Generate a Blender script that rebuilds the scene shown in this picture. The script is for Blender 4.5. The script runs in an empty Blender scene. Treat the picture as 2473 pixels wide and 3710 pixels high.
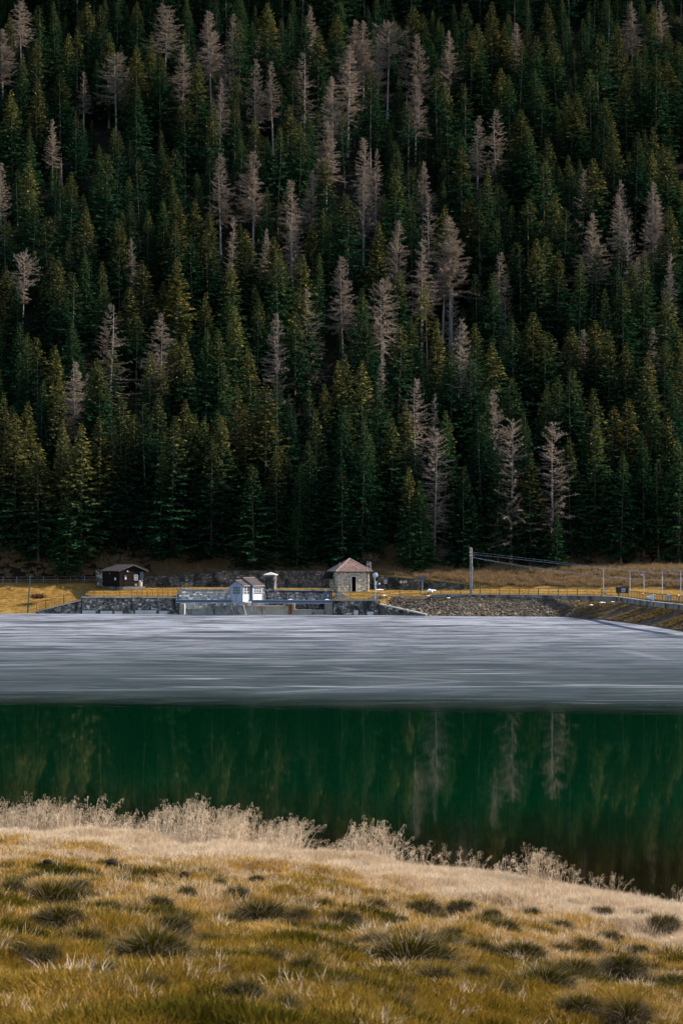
import bpy, bmesh, math, random
import numpy as np
from mathutils import Vector, Matrix

# ------------------------------------------------------------------ camera, sky, sun, exposure
SC = bpy.context.scene
COL = SC.collection
F, CX, HY, CAMZ = 7200.0, 1236.5, 2030.0, 8.25      # focal length / centre / horizon in photo pixels, eye height over the lake
cam_d = bpy.data.cameras.new('camera')
cam = bpy.data.objects.new('camera', cam_d); COL.objects.link(cam)
cam.location = (0, 0, CAMZ); cam.rotation_euler = (math.pi/2, 0, 0)
cam_d.sensor_fit = 'AUTO'; cam_d.sensor_width = 36.0
cam_d.lens = F*36/3710; cam_d.shift_y = 175/3710
cam_d.clip_start = 0.3; cam_d.clip_end = 4000
cam_d.dof.use_dof = True; cam_d.dof.focus_distance = 75; cam_d.dof.aperture_fstop = 4.5
SC.camera = cam
SC.view_settings.view_transform = 'Standard'; SC.view_settings.look = 'None'
SC.view_settings.gamma = 1.0; SC.view_settings.use_curve_mapping = False
SC.view_settings.exposure = 0.88
SUN_EL, SUN_AZ = math.radians(34), math.radians(83)   # azimuth from +Y (view direction) towards +X
TO_SUN = Vector((math.sin(SUN_AZ)*math.cos(SUN_EL), math.cos(SUN_AZ)*math.cos(SUN_EL), math.sin(SUN_EL)))
W = bpy.data.worlds.new('World'); SC.world = W; W.use_nodes = True
sky = W.node_tree.nodes.new('ShaderNodeTexSky'); sky.sky_type = 'NISHITA'; sky.sun_disc = False
sky.sun_elevation = SUN_EL; sky.sun_rotation = SUN_AZ
bg = W.node_tree.nodes['Background']; bg.inputs['Strength'].default_value = 0.135
W.node_tree.links.new(sky.outputs[0], bg.inputs['Color'])
sun_d = bpy.data.lights.new('sun', 'SUN'); sun_d.energy = 5.0; sun_d.angle = math.radians(0.5); sun_d.color = (1, .90, .76)
sun = bpy.data.objects.new('sun', sun_d); COL.objects.link(sun)
sun.rotation_euler = TO_SUN.to_track_quat('Z', 'Y').to_euler(); sun.location = TO_SUN*400
SC.render.engine = 'CYCLES'
SC.cycles.max_bounces = 6; SC.cycles.diffuse_bounces = 2; SC.cycles.glossy_bounces = 3
SC.cycles.transmission_bounces = 3; SC.cycles.transparent_max_bounces = 6
SC.cycles.use_denoising = True

R = random.Random(7)
NP = np.random.default_rng(11)

def at(px, py, Y):
    "the point at depth Y that the photo shows at pixel px, py"
    return Vector(((px-CX)/F*Y, Y, CAMZ-(py-HY)/F*Y))
def lerp(a, b, t): return a+(b-a)*t
def smooth(a, b, x):
    t = np.clip((x-a)/(b-a), 0, 1); return t*t*(3-2*t)

# ------------------------------------------------------------------ value noise for terrain
_perm = NP.permutation(512)
def vnoise(x, y, s=1.0, seed=0):
    x = np.asarray(x, float)*s+seed*17.3; y = np.asarray(y, float)*s+seed*9.1
    xi = np.floor(x).astype(int); yi = np.floor(y).astype(int); fx = x-xi; fy = y-yi
    fx = fx*fx*(3-2*fx); fy = fy*fy*(3-2*fy)
    h = lambda a, b: _perm[(_perm[(a+seed) % 512]+b) % 512]/511.0
    return (h(xi, yi)*(1-fx)+h(xi+1, yi)*fx)*(1-fy)+(h(xi, yi+1)*(1-fx)+h(xi+1, yi+1)*fx)*fy

# ------------------------------------------------------------------ materials
def new_mat(name):
    m = bpy.data.materials.new(name); m.use_nodes = True
    nt = m.node_tree; nt.nodes.clear()
    out = nt.nodes.new('ShaderNodeOutputMaterial')
    return m, nt, out
def N(nt, typ, **kw):
    n = nt.nodes.new(typ)
    for k, v in kw.items(): setattr(n, k, v)
    return n
def L(nt, a, b): nt.links.new(a, b)
def mixc(nt, fac, a, b, blend='MIX'):
    n = N(nt, 'ShaderNodeMix', data_type='RGBA', blend_type=blend)
    for sock, v in ((n.inputs[0], fac), (n.inputs[6], a), (n.inputs[7], b)):
        if hasattr(v, 'links'): L(nt, v, sock)
        elif isinstance(v, (int, float)): sock.default_value = v
        else: sock.default_value = (*v, 1)
    return n.outputs[2]
def math_n(nt, op, a, b=0.0, clamp=False):
    n = N(nt, 'ShaderNodeMath', operation=op, use_clamp=clamp)
    for s, v in ((n.inputs[0], a), (n.inputs[1], b)):
        if hasattr(v, 'links'): L(nt, v, s)
        else: s.default_value = v
    return n.outputs[0]
def noise(nt, scale, detail=4, rough=.6, stretch=(1, 1, 1), coord='pos', dist=0):
    if coord == 'pos': c = N(nt, 'ShaderNodeNewGeometry').outputs['Position']
    else: c = N(nt, 'ShaderNodeTexCoord').outputs['Object']
    mp = N(nt, 'ShaderNodeMapping'); mp.inputs['Scale'].default_value = stretch; L(nt, c, mp.inputs[0])
    n = N(nt, 'ShaderNodeTexNoise'); n.inputs['Scale'].default_value = scale
    n.inputs['Detail'].default_value = detail; n.inputs['Roughness'].default_value = rough
    n.inputs['Distortion'].default_value = dist
    L(nt, mp.outputs[0], n.inputs['Vector'])
    return n.outputs['Fac']
def ramp(nt, fac, lo, hi):
    n = N(nt, 'ShaderNodeMapRange', clamp=True); L(nt, fac, n.inputs[0])
    n.inputs[1].default_value = lo; n.inputs[2].default_value = hi
    return n.outputs[0]
def attr(nt, name):
    a = N(nt, 'ShaderNodeAttribute', attribute_name=name); return a
def bump(nt, h, strength, dist=.05):
    b = N(nt, 'ShaderNodeBump'); b.inputs['Strength'].default_value = strength; b.inputs['Distance'].default_value = dist
    L(nt, h, b.inputs['Height']); return b.outputs[0]
def principled(nt, out, col, rough=.8, spec=.3, metal=0, normal=None):
    p = N(nt, 'ShaderNodeBsdfPrincipled')
    if hasattr(col, 'links'): L(nt, col, p.inputs['Base Color'])
    else: p.inputs['Base Color'].default_value = (*col, 1)
    if hasattr(rough, 'links'): L(nt, rough, p.inputs['Roughness'])
    else: p.inputs['Roughness'].default_value = rough
    p.inputs['Specular IOR Level'].default_value = spec; p.inputs['Metallic'].default_value = metal
    if normal is not None: L(nt, normal, p.inputs['Normal'])
    L(nt, p.outputs[0], out.inputs[0]); return p

def surf(name, c1, c2, scale=2.0, rough=.85, spec=.25, metal=0, tint=False, stain=None, bmp=.3, coord='pos', stretch=(1, 1, 1), lo=.35, hi=.65):
    "two-tone noisy surface; tint multiplies by the 'tint' attribute; stain = (colour, scale, lo, hi, stretch)"
    m, nt, out = new_mat(name)
    n = noise(nt, scale, 6, .65, stretch, coord)
    col = mixc(nt, ramp(nt, n, lo, hi), c1, c2)
    if stain:
        s = noise(nt, stain[1], 5, .7, stain[4], coord)
        col = mixc(nt, ramp(nt, s, stain[2], stain[3]), col, stain[0])
    if tint:
        col = mixc(nt, 1.0, col, attr(nt, 'tint').outputs['Color'], 'MULTIPLY')
    principled(nt, out, col, rough, spec, metal, bump(nt, n, bmp) if bmp else None)
    return m

def leafy(name, build):
    "thin vegetation: diffuse and translucent"
    m, nt, out = new_mat(name)
    col, trans = build(nt)
    d = N(nt, 'ShaderNodeBsdfDiffuse'); t = N(nt, 'ShaderNodeBsdfTranslucent')
    L(nt, col, d.inputs[0]); L(nt, col, t.inputs[0])
    mx = N(nt, 'ShaderNodeMixShader'); mx.inputs[0].default_value = trans
    L(nt, d.outputs[0], mx.inputs[1]); L(nt, t.outputs[0], mx.inputs[2]); L(nt, mx.outputs[0], out.inputs[0])
    return m

def crown_mat(name, green, green2, gold, dead):
    def b(nt):
        a = attr(nt, 'tint')
        sep = N(nt, 'ShaderNodeSeparateColor'); L(nt, a.outputs['Color'], sep.inputs[0])
        rnd = N(nt, 'ShaderNodeObjectInfo').outputs['Random']
        n = noise(nt, .9, 3)
        base = mixc(nt, rnd, green, green2)
        base = mixc(nt, ramp(nt, n, .35, .7), base, tuple(.7*x for x in green))
        col = mixc(nt, sep.outputs[0], base, gold)       # red: cones and dry tips, plus sunlit gold painted into the colour
        col = mixc(nt, sep.outputs[1], col, dead)        # green: dead inner twigs
        v = math_n(nt, 'MULTIPLY_ADD', sep.outputs[2], .9)
        nt.nodes[-1].inputs[2].default_value = .5
        col = mixc(nt, 1.0, col, v, 'MULTIPLY')
        col = mixc(nt, 1.0, col, math_n(nt, 'ADD', math_n(nt, 'MULTIPLY', N(nt, 'ShaderNodeObjectInfo').outputs['Random'], .7), .65), 'MULTIPLY')
        return col, .22
    return leafy(name, b)

M = {}
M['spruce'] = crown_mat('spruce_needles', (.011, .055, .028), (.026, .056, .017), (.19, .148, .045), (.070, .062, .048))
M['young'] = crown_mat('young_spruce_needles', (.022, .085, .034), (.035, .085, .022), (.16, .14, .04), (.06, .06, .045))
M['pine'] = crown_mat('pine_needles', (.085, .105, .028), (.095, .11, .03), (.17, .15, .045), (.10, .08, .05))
M['larch'] = leafy('larch_twigs', lambda nt: (mixc(nt, N(nt, 'ShaderNodeObjectInfo').outputs['Random'], (.37, .30, .24), (.26, .215, .18)), .15))
M['bark'] = surf('spruce_bark', (.085, .07, .06), (.17, .145, .125), 3, .9, .1, stretch=(1, 1, .3))
M['larch_bark'] = surf('larch_bark', (.19, .165, .15), (.31, .275, .25), 3, .9, .1, stretch=(1, 1, .3))
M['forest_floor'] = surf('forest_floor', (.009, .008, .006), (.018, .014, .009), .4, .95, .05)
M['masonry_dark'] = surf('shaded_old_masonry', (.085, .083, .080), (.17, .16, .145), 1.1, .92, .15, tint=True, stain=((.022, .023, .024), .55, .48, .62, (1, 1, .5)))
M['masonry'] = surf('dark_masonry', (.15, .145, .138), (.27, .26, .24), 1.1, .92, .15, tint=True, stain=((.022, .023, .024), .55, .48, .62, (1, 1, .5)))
M['masonry_pale'] = surf('pale_masonry', (.36, .34, .31), (.52, .50, .46), 1.2, .92, .15, tint=True, stain=((.06, .055, .05), .7, .58, .70, (1, 1, .5)))
M['mortar'] = surf('dark_mortar', (.030, .030, .030), (.06, .058, .055), 1.5, .95, .1)
M['mortar_pale'] = surf('pale_mortar', (.26, .25, .23), (.36, .34, .31), 1.5, .95, .1)
M['house_stone'] = surf('house_stone', (.38, .33, .265), (.58, .51, .42), 1.4, .9, .2, tint=True)
M['concrete'] = surf('old_concrete', (.27, .26, .235), (.43, .41, .375), 1.0, .9, .2, stain=((.055, .05, .045), .9, .52, .68, (1, 1, .35)))
M['concrete_rust'] = surf('rusty_concrete', (.29, .265, .22), (.47, .43, .36), 1.0, .9, .2, stain=((.20, .075, .03), 1.5, .54, .63, (1, 1, .10)))
M['parapet'] = surf('stained_parapet', (.15, .135, .12), (.26, .24, .215), .8, .92, .15, stain=((.045, .04, .034), .7, .46, .62, (1, 1, .35)))
M['concrete_pale'] = surf('pale_concrete', (.42, .41, .39), (.58, .56, .53), 1.0, .85, .2)
M['steel_blue'] = surf('blue_grey_steel', (.13, .18, .26), (.20, .25, .33), 1.5, .5, .5, .0)
M['steel_pale'] = surf('galvanised_steel', (.30, .33, .38), (.42, .45, .50), 2, .45, .5, .0)
M['green_paint'] = surf('dark_green_paint', (.010, .040, .030), (.016, .055, .040), 2, .5, .4)
M['black_green'] = surf('blackened_green_paint', (.012, .022, .020), (.02, .035, .03), 2, .6, .3)
M['white_paint'] = surf('white_paint', (.50, .51, .52), (.60, .60, .61), 1.5, .6, .3)
M['grey_white'] = surf('greyish_white_panel', (.27, .30, .36), (.33, .36, .42), 1.5, .6, .3)
M['blue_paint'] = surf('dull_blue_paint', (.045, .065, .11), (.065, .09, .145), 2, .5, .4)
M['glass'] = surf('dark_window_glass', (.035, .045, .06), (.06, .07, .09), 3, .12, .5, bmp=0)
M['dark'] = surf('dark_interior', (.012, .011, .012), (.02, .018, .018), 2, .9, .1, bmp=0)
M['roof_brown'] = surf('brown_roofing', (.036, .034, .037), (.058, .053, .055), 2, .8, .25)
M['roof_trim'] = surf('pinkish_ridge_tin', (.26, .17, .14), (.33, .23, .19), 2, .6, .3)
M['tile'] = surf('clay_tile', (.225, .145, .125), (.34, .235, .205), 2.5, .8, .25, tint=True)
M['tar_wood'] = surf('dark_stained_timber', (.005, .004, .0036), (.011, .0085, .007), 2, .85, .12, stretch=(.3, .3, 3), tint=True)
M['hut_roof'] = surf('charcoal_felt_roof', (.035, .032, .033), (.058, .052, .052), 2, .85, .25)
M['pole_wood'] = surf('weathered_pole', (.20, .18, .165), (.32, .29, .26), 3, .9, .15, stretch=(1, 1, .2))
M['snow'] = surf('old_snow', (.72, .73, .75), (.84, .85, .87), 3, .7, .3)
M['rock'] = surf('bank_rock', (.080, .064, .048), (.20, .165, .128), .8, .9, .2, tint=True)
M['bank_soil'] = surf('stony_bank_soil', (.045, .036, .030), (.13, .10, .07), .6, .95, .1, stain=((.20, .125, .035), .25, .56, .66, (1, 1, 1)))
M['insulator'] = surf('brown_insulator', (.14, .07, .04), (.2, .1, .06), 3, .3, .5)
M['soil'] = surf('dark_soil', (.020, .015, .012), (.04, .03, .022), 6, .95, .1)

# ------------------------------------------------------------------ object helpers
def tag(o, label=None, cat=None, group=None, kind=None):
    if label: o['label'] = label
    if cat: o['category'] = cat
    if group: o['group'] = group
    if kind: o['kind'] = kind
    return o
def empty(name, loc, rz=0):
    o = bpy.data.objects.new(name, None); COL.objects.link(o); o.location = loc; o.rotation_euler = (0, 0, rz)
    o.empty_display_size = .2
    return o
def mesh_np(name, v, f, m, tint=None, smooth_s=False):
    me = bpy.data.meshes.new(name)
    me.from_pydata(v if isinstance(v, list) else np.asarray(v).tolist(), [], f if isinstance(f, list) else np.asarray(f).tolist())
    if tint is not None:
        a = me.color_attributes.new('tint', 'FLOAT_COLOR', 'POINT')
        t = np.ones((len(v), 4), np.float32); t[:, :3] = np.asarray(tint, np.float32).reshape(len(v), -1)
        a.data.foreach_set('color', t.ravel())
    if smooth_s: me.polygons.foreach_set('use_smooth', [True]*len(me.polygons))
    me.materials.append(m); me.update()
    return me
def link(name, me, parent=None, loc=(0, 0, 0), rz=0):
    o = bpy.data.objects.new(name, me); COL.objects.link(o); o.location = loc; o.rotation_euler = (0, 0, rz)
    if parent: o.parent = parent
    return o

class MB:
    def __init__(s): s.v = []; s.f = []; s.t = []
    def add(s, vs, fs, t=1.0):
        b = len(s.v); s.v += [tuple(x) for x in vs]; s.f += [tuple(b+i for i in q) for q in fs]
        s.t += [(t, t, t) if isinstance(t, (int, float)) else t]*len(vs); return s
    def box(s, c, d, rz=0, t=1.0):
        cx, cy, cz = c; dx, dy, dz = (x/2 for x in d); co, si = math.cos(rz), math.sin(rz)
        vs = []
        for z in (-dz, dz):
            for x, y in ((-dx, -dy), (dx, -dy), (dx, dy), (-dx, dy)):
                vs.append((cx+x*co-y*si, cy+x*si+y*co, cz+z))
        return s.add(vs, [(0, 3, 2, 1), (4, 5, 6, 7), (0, 1, 5, 4), (1, 2, 6, 5), (2, 3, 7, 6), (3, 0, 4, 7)], t)
    def hexa(s, vs, t=1.0):
        return s.add(vs, [(0, 3, 2, 1), (4, 5, 6, 7), (0, 1, 5, 4), (1, 2, 6, 5), (2, 3, 7, 6), (3, 0, 4, 7)], t)
    def tube(s, p, q, r0, r1=None, n=6, t=1.0):
        r1 = r0 if r1 is None else r1; p = Vector(p); q = Vector(q); d = (q-p).normalized()
        a = d.orthogonal().normalized(); b = d.cross(a)
        vs = [p+(a*math.cos(2*math.pi*i/n)+b*math.sin(2*math.pi*i/n))*r0 for i in range(n)]
        vs += [q+(a*math.cos(2*math.pi*i/n)+b*math.sin(2*math.pi*i/n))*r1 for i in range(n)]
        fs = [(i, (i+1) % n, n+(i+1) % n, n+i) for i in range(n)]+[tuple(range(n-1, -1, -1)), tuple(range(n, 2*n))]
        return s.add(vs, fs, t)
    def beam(s, p, q, w, h, t=1.0):
        p = Vector(p); q = Vector(q); d = (q-p).normalized()
        sd = Vector((-d.y, d.x, 0)); sd = sd.normalized()*w/2 if sd.length > 1e-6 else Vector((w/2, 0, 0))
        up = sd.normalized().cross(d)*h/2
        if up.z < 0: up = -up
        vs = []
        for c in (-up, up):
            vs += [p-sd+c, q-sd+c, q+sd+c, p+sd+c]
        return s.hexa(vs, t)
    def build(s, name, m, parent=None, loc=(0, 0, 0), rz=0, smooth_s=False):
        me = mesh_np(name, s.v, s.f, m, s.t, smooth_s)
        bm = bmesh.new(); bm.from_mesh(me); bmesh.ops.recalc_face_normals(bm, faces=bm.faces); bm.to_mesh(me); bm.free()
        return link(name, me, parent, loc, rz)

def one_mesh(fn, name, m):
    b = MB(); fn(b); me = mesh_np(name, b.v, b.f, m, b.t)
    bm = bmesh.new(); bm.from_mesh(me); bmesh.ops.recalc_face_normals(bm, faces=bm.faces); bm.to_mesh(me); bm.free()
    return me

HIDE = bpy.data.collections.new('instance_sources')     # sources of the uncountable grass and far woods
_gn = {}
def instancer(name, pts, rot, scl, idx, objs, mat_slot=None):
    "one stuff object that scatters the source objects OBJS on PTS"
    coll = bpy.data.collections.new(name+'_sources')
    for i, o in enumerate(objs): coll.objects.link(o)
    me = bpy.data.meshes.new(name); me.from_pydata(np.asarray(pts).tolist(), [], [])
    a = me.attributes.new('rot', 'FLOAT_VECTOR', 'POINT'); a.data.foreach_set('vector', np.asarray(rot, np.float32).ravel())
    a = me.attributes.new('scl', 'FLOAT_VECTOR', 'POINT'); a.data.foreach_set('vector', np.asarray(scl, np.float32).ravel())
    a = me.attributes.new('idx', 'INT', 'POINT'); a.data.foreach_set('value', np.asarray(idx, np.int32))
    ng = bpy.data.node_groups.new(name+'_scatter', 'GeometryNodeTree')
    ng.interface.new_socket(name='Geometry', in_out='INPUT', socket_type='NodeSocketGeometry')
    ng.interface.new_socket(name='Geometry', in_out='OUTPUT', socket_type='NodeSocketGeometry')
    gi = ng.nodes.new('NodeGroupInput'); go = ng.nodes.new('NodeGroupOutput')
    ci = ng.nodes.new('GeometryNodeCollectionInfo'); ci.inputs[0].default_value = coll
    ci.inputs['Separate Children'].default_value = True; ci.inputs['Reset Children'].default_value = True
    ip = ng.nodes.new('GeometryNodeInstanceOnPoints'); ip.inputs['Pick Instance'].default_value = True
    def na(n, t):
        x = ng.nodes.new('GeometryNodeInputNamedAttribute'); x.data_type = t; x.inputs['Name'].default_value = n
        return [s for s in x.outputs if s.enabled and s.name == 'Attribute'][0]
    ng.links.new(gi.outputs[0], ip.inputs['Points']); ng.links.new(ci.outputs[0], ip.inputs['Instance'])
    ng.links.new(na('idx', 'INT'), ip.inputs['Instance Index'])
    ng.links.new(na('rot', 'FLOAT_VECTOR'), ip.inputs['Rotation'])
    ng.links.new(na('scl', 'FLOAT_VECTOR'), ip.inputs['Scale'])
    ng.links.new(ip.outputs[0], go.inputs[0])
    o = link(name, me); md = o.modifiers.new('scatter', 'NODES'); md.node_group = ng
    o['kind'] = 'stuff'
    return o
def src_obj(name, me): return bpy.data.objects.new(name, me)

# ------------------------------------------------------------------ the setting: near meadow ground
XS_N = np.array([-60, -20, -10, 4, 8.3, 14, 25, 60.]); YS_N = np.array([64, 60, 57.2, 52.4, 47.4, 41.5, 35, 28.])
def near_shore(X): return np.interp(X, XS_N, YS_N)
def meadow_z(X, Y, rough=True):
    X = np.asarray(X, float); Y = np.asarray(Y, float)
    t = near_shore(X)-Y
    zl = np.where(t > 4, .5+.108*t, np.where(t > 0, .932*smooth(0, 4, t), .25*t))
    zr = np.where(t > 0, .045*t+.0015*t*t, .2*t)
    w = smooth(-5, 7, X)
    z = zl*(1-w)+zr*w
    if rough:
        k = smooth(.5, 5, t)
        z = z+k*(.34*(vnoise(X, Y, .35, 1)-.5)+.36*(vnoise(X, Y, .9, 2)-.5)+.20*(vnoise(X, Y, 2.0, 3)-.5))
    return np.maximum(z, -2.5)

def grid_mesh(name, xs, ys, zf, m, smooth_s=True):
    X, Y = np.meshgrid(xs, ys); Z = zf(X, Y)
    v = np.stack([X.ravel(), Y.ravel(), Z.ravel()], 1)
    nx, ny = len(xs), len(ys)
    i = np.arange(nx*ny).reshape(ny, nx)
    f = np.stack([i[:-1, :-1].ravel(), i[:-1, 1:].ravel(), i[1:, 1:].ravel(), i[1:, :-1].ravel()], 1)
    return link(name, mesh_np(name, v, f, m, None, smooth_s))

def meadow_mat():
    m, nt, out = new_mat('meadow_soil')
    n1 = noise(nt, .5, 4); n2 = noise(nt, 3.0, 5)
    col = mixc(nt, ramp(nt, n1, .4, .62), (.115, .072, .025), (.050, .042, .014))
    col = mixc(nt, ramp(nt, n2, .5, .75), col, (.035, .026, .016))
    geo = N(nt, 'ShaderNodeNewGeometry'); sp = N(nt, 'ShaderNodeSeparateXYZ'); L(nt, geo.outputs['Position'], sp.inputs[0])
    col = mixc(nt, ramp(nt, sp.outputs['Y'], 30, 46), col, (.26, .19, .12))
    principled(nt, out, col, .95, .1, 0, bump(nt, n2, .5, .06))
    return m
xs = np.concatenate([np.arange(-60, -14, 2), np.arange(-14, 14, .2), np.arange(14, 61, 2)])
ys = np.concatenate([np.arange(-30, 5, 2), np.arange(5, 63, .2), [64, 67]])
o = grid_mesh('meadow', xs, ys, meadow_z, meadow_mat()); tag(o, 'near lakeside meadow sloping down to the water', kind='structure')

# ------------------------------------------------------------------ lake water and ice
def water_mat():
    m, nt, out = new_mat('lake_water')
    geo = N(nt, 'ShaderNodeNewGeometry'); sp = N(nt, 'ShaderNodeSeparateXYZ'); L(nt, geo.outputs['Position'], sp.inputs[0])
    # depth: shallow brown bottom by the near bank, deep green further out
    d = math_n(nt, 'ADD', sp.outputs['Y'], math_n(nt, 'MULTIPLY', sp.outputs['X'], .45))
    shallow = ramp(nt, math_n(nt, 'ADD', d, math_n(nt, 'MULTIPLY', noise(nt, .12, 4), 10)), 61, 76)
    col = mixc(nt, shallow, (.007, .0045, .0018), (.0004, .0180, .0066))
    n = noise(nt, .35, 3, .5, (1.0, .35, 1))
    n2 = noise(nt, 2.2, 2, .5, (1.0, .3, 1))
    h = math_n(nt, 'ADD', n, math_n(nt, 'MULTIPLY', n2, .12))
    p = principled(nt, out, col, .026, .5, 0, bump(nt, h, .024, .10))
    p.inputs['IOR'].default_value = 1.333
    return m
b = MB(); b.add([(-260, 20, 0), (260, 20, 0), (260, 330, 0), (-260, 330, 0)], [(0, 1, 2, 3)])
o = b.build('lake_water', water_mat()); tag(o, 'dark green still lake water mirroring the spruces', kind='structure')

def ice_mat():
    m, nt, out = new_mat('lake_ice')
    geo = N(nt, 'ShaderNodeNewGeometry'); sp = N(nt, 'ShaderNodeSeparateXYZ'); L(nt, geo.outputs['Position'], sp.inputs[0])
    Y = sp.outputs['Y']
    big = noise(nt, .05, 5, .62, (.5, 1, 1), dist=.4)
    fine = noise(nt, .34, 8, .76, (.34, 1.0, 1), dist=.7)
    mid = noise(nt, .10, 8, .74, (.30, 1.0, 1), dist=.9)
    # thickness: thin wet green ice at the open edge, milky further out
    thick = ramp(nt, math_n(nt, 'ADD', Y, math_n(nt, 'MULTIPLY', big, 26)), 158, 255)
    pale = mixc(nt, ramp(nt, fine, .43, .56), (.075, .085, .108), (.34, .355, .41))
    dull = mixc(nt, ramp(nt, fine, .35, .65), (.010, .020, .019), (.062, .074, .077))
    col = mixc(nt, thick, dull, pale)
    blot = noise(nt, .035, 6, .7, (.8, 1, 1), dist=.8)
    col = mixc(nt, math_n(nt, 'MULTIPLY', ramp(nt, blot, .50, .68), .55), col, (.10, .112, .135))
    vo = N(nt, 'ShaderNodeTexVoronoi', feature='DISTANCE_TO_EDGE'); vo.inputs['Scale'].default_value = .045
    vm = N(nt, 'ShaderNodeMapping'); vm.inputs['Scale'].default_value = (.45, 1.3, 1); vm.inputs['Rotation'].default_value = (0, 0, .06); L(nt, geo.outputs['Position'], vm.inputs[0]); L(nt, vm.outputs[0], vo.inputs['Vector'])
    crack = math_n(nt, 'SUBTRACT', 1.0, ramp(nt, vo.outputs['Distance'], .0, .02))
    col = mixc(nt, math_n(nt, 'MULTIPLY', crack, .2), col, (.36, .38, .42))
    wet = ramp(nt, mid, .52, .59)
    col = mixc(nt, math_n(nt, 'MULTIPLY', wet, .85), col, (.028, .038, .046))
    scr = noise(nt, .30, 3, .55, (.14, 1.0, 1), dist=1.4)
    col = mixc(nt, math_n(nt, 'MULTIPLY', ramp(nt, scr, .60, .72), .5), col, (.42, .435, .49))
    edge = ramp(nt, math_n(nt, 'ADD', Y, math_n(nt, 'ADD', math_n(nt, 'MULTIPLY', sp.outputs['X'], .17), math_n(nt, 'ADD', math_n(nt, 'MULTIPLY', big, 10), math_n(nt, 'MULTIPLY', fine, 14)))), 119.5, 139)
    col = mixc(nt, edge, (.0006, .013, .008), col)
    rough = mixc(nt, wet, (.55, .55, .55), (.30, .30, .30))
    p = principled(nt, out, col, math_n(nt, 'ADD', .06, math_n(nt, 'MULTIPLY', edge, .44)), .22, 0, bump(nt, fine, .05, .05))
    L(nt, math_n(nt, 'SUBTRACT', .5, math_n(nt, 'MULTIPLY', edge, .3)), p.inputs['Specular IOR Level'])
    return m
pts = []
xs_i = np.unique(np.concatenate([np.linspace(-260, 260, 261), np.linspace(-24, 24, 161)]))
front = [(x, 110.0-.185*x*(1 if abs(x) < 60 else 60/abs(x))+2.4*(vnoise(x, 0, .06, 5)-.5)+.9*(vnoise(x, 0, .3, 7)-.5)+.5*(vnoise(x, 0, 1.3, 6)-.5)) for x in xs_i]
v = []; f = []
for i, (x, y) in enumerate(front):
    y = float(y)
    v += [(x, y, 0.0), (x, y+.25, .012), (x, 330, .012)]
    if i:
        a = 3*(i-1); c = 3*i
        f += [(a, c, c+1, a+1), (a+1, c+1, c+2, a+2)]
o = link('lake_ice', mesh_np('lake_ice', v, f, ice_mat())); tag(o, 'streaked grey ice sheet covering the far half of the lake', kind='structure')

# ------------------------------------------------------------------ far shore (lofted sections along the waterline) and the hill
def shore_pt(px, py):
    Y = CAMZ*F/(py-HY); return ((px-CX)/F*Y, Y)
NAT = [(-4, -1.5), (0, 0), (4, 1.0), (8, 2.0), (14, 3.4), (18, 4.4), (18.5, 4.5), (26, 6.6), (40, 7.5)]
WAL = [(-4, -1.5), (1.4, -.2), (1.8, 0), (2.2, 2.60), (7, 3.2), (18.6, 3.86), (19.6, 5.2), (25, 7.3), (40, 8)]
RC1 = [(-4, -1.5), (.9, -.4), (1.7, .2), (2.1, 3.60), (5, 3.68), (20.6, 3.86), (21.4, 6.0), (27, 7.7), (42, 8)]
RC2 = [(-4, -1.5), (2.0, -.4), (5.8, .2), (6.3, 3.60), (9, 3.62), (25.8, 3.62), (26.6, 6.5), (32, 7.8), (46, 8)]
TER = [(-4, -1.5), (1.6, -.2), (2.2, 0), (2.7, 2.25), (9.5, 3.3), (25.6, 3.55), (26.4, 6.3), (32, 7.6), (46, 8)]
TR2 = [(-4, -1.5), (1.6, -.2), (2.2, 0), (2.7, 2.25), (9.5, 3.3), (24.8, 3.5), (25.6, 5.6), (33, 7.5), (46, 8)]
BN1 = [(-4, -1.5), (0, 0), (3.4, 1.5), (5.2, 2.72), (10, 3.10), (24.0, 3.5), (24.8, 5.45), (33, 7.4), (46, 8)]
BNK = [(-4, -1.5), (0, 0), (3.4, 1.5), (6.6, 3.02), (10, 3.18), (24.4, 3.7), (25.2, 4.1), (34, 6.6), (46, 7.5)]
RGT = [(-4, -1.5), (0, 0), (2.6, 1.4), (5.0, 3.03), (9, 3.14), (16, 3.4), (17, 3.6), (27, 5.6), (44, 7)]
SECT = [((-230, 316), NAT), (shore_pt(0, 2223), NAT), (shore_pt(150, 2223), NAT), (shore_pt(296, 2223.4), NAT), (shore_pt(305, 2223.5), WAL), (shore_pt(523, 2224), WAL),
        (shore_pt(650, 2225), WAL), (shore_pt(660, 2225), RC1), (shore_pt(1197, 2229), RC2), (shore_pt(1206, 2229), TER),
        (shore_pt(1366, 2230), TR2), (shore_pt(1384, 2230), BN1), (shore_pt(1713, 2233), BNK), (shore_pt(2046, 2235), BNK),
        (shore_pt(2200, 2249), RGT), (shore_pt(2300, 2261), RGT), (shore_pt(2400, 2276), RGT), (shore_pt(2473, 2290), RGT), ((42, 205), RGT), ((52, 160), RGT), ((70, 110), RGT), ((90, 20), RGT)]
SP = np.array([s[0] for s in SECT]); SPR = np.array([s[1] for s in SECT])
seg = np.linalg.norm(np.diff(SP, axis=0), axis=1); CUM = np.concatenate([[0], np.cumsum(seg)])
tan = np.gradient(SP, axis=0); tan /= np.linalg.norm(tan, axis=1)[:, None]
SN = np.stack([-tan[:, 1], tan[:, 0]], 1)      # landward normals
SN[:10] = (0, 1)
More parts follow.
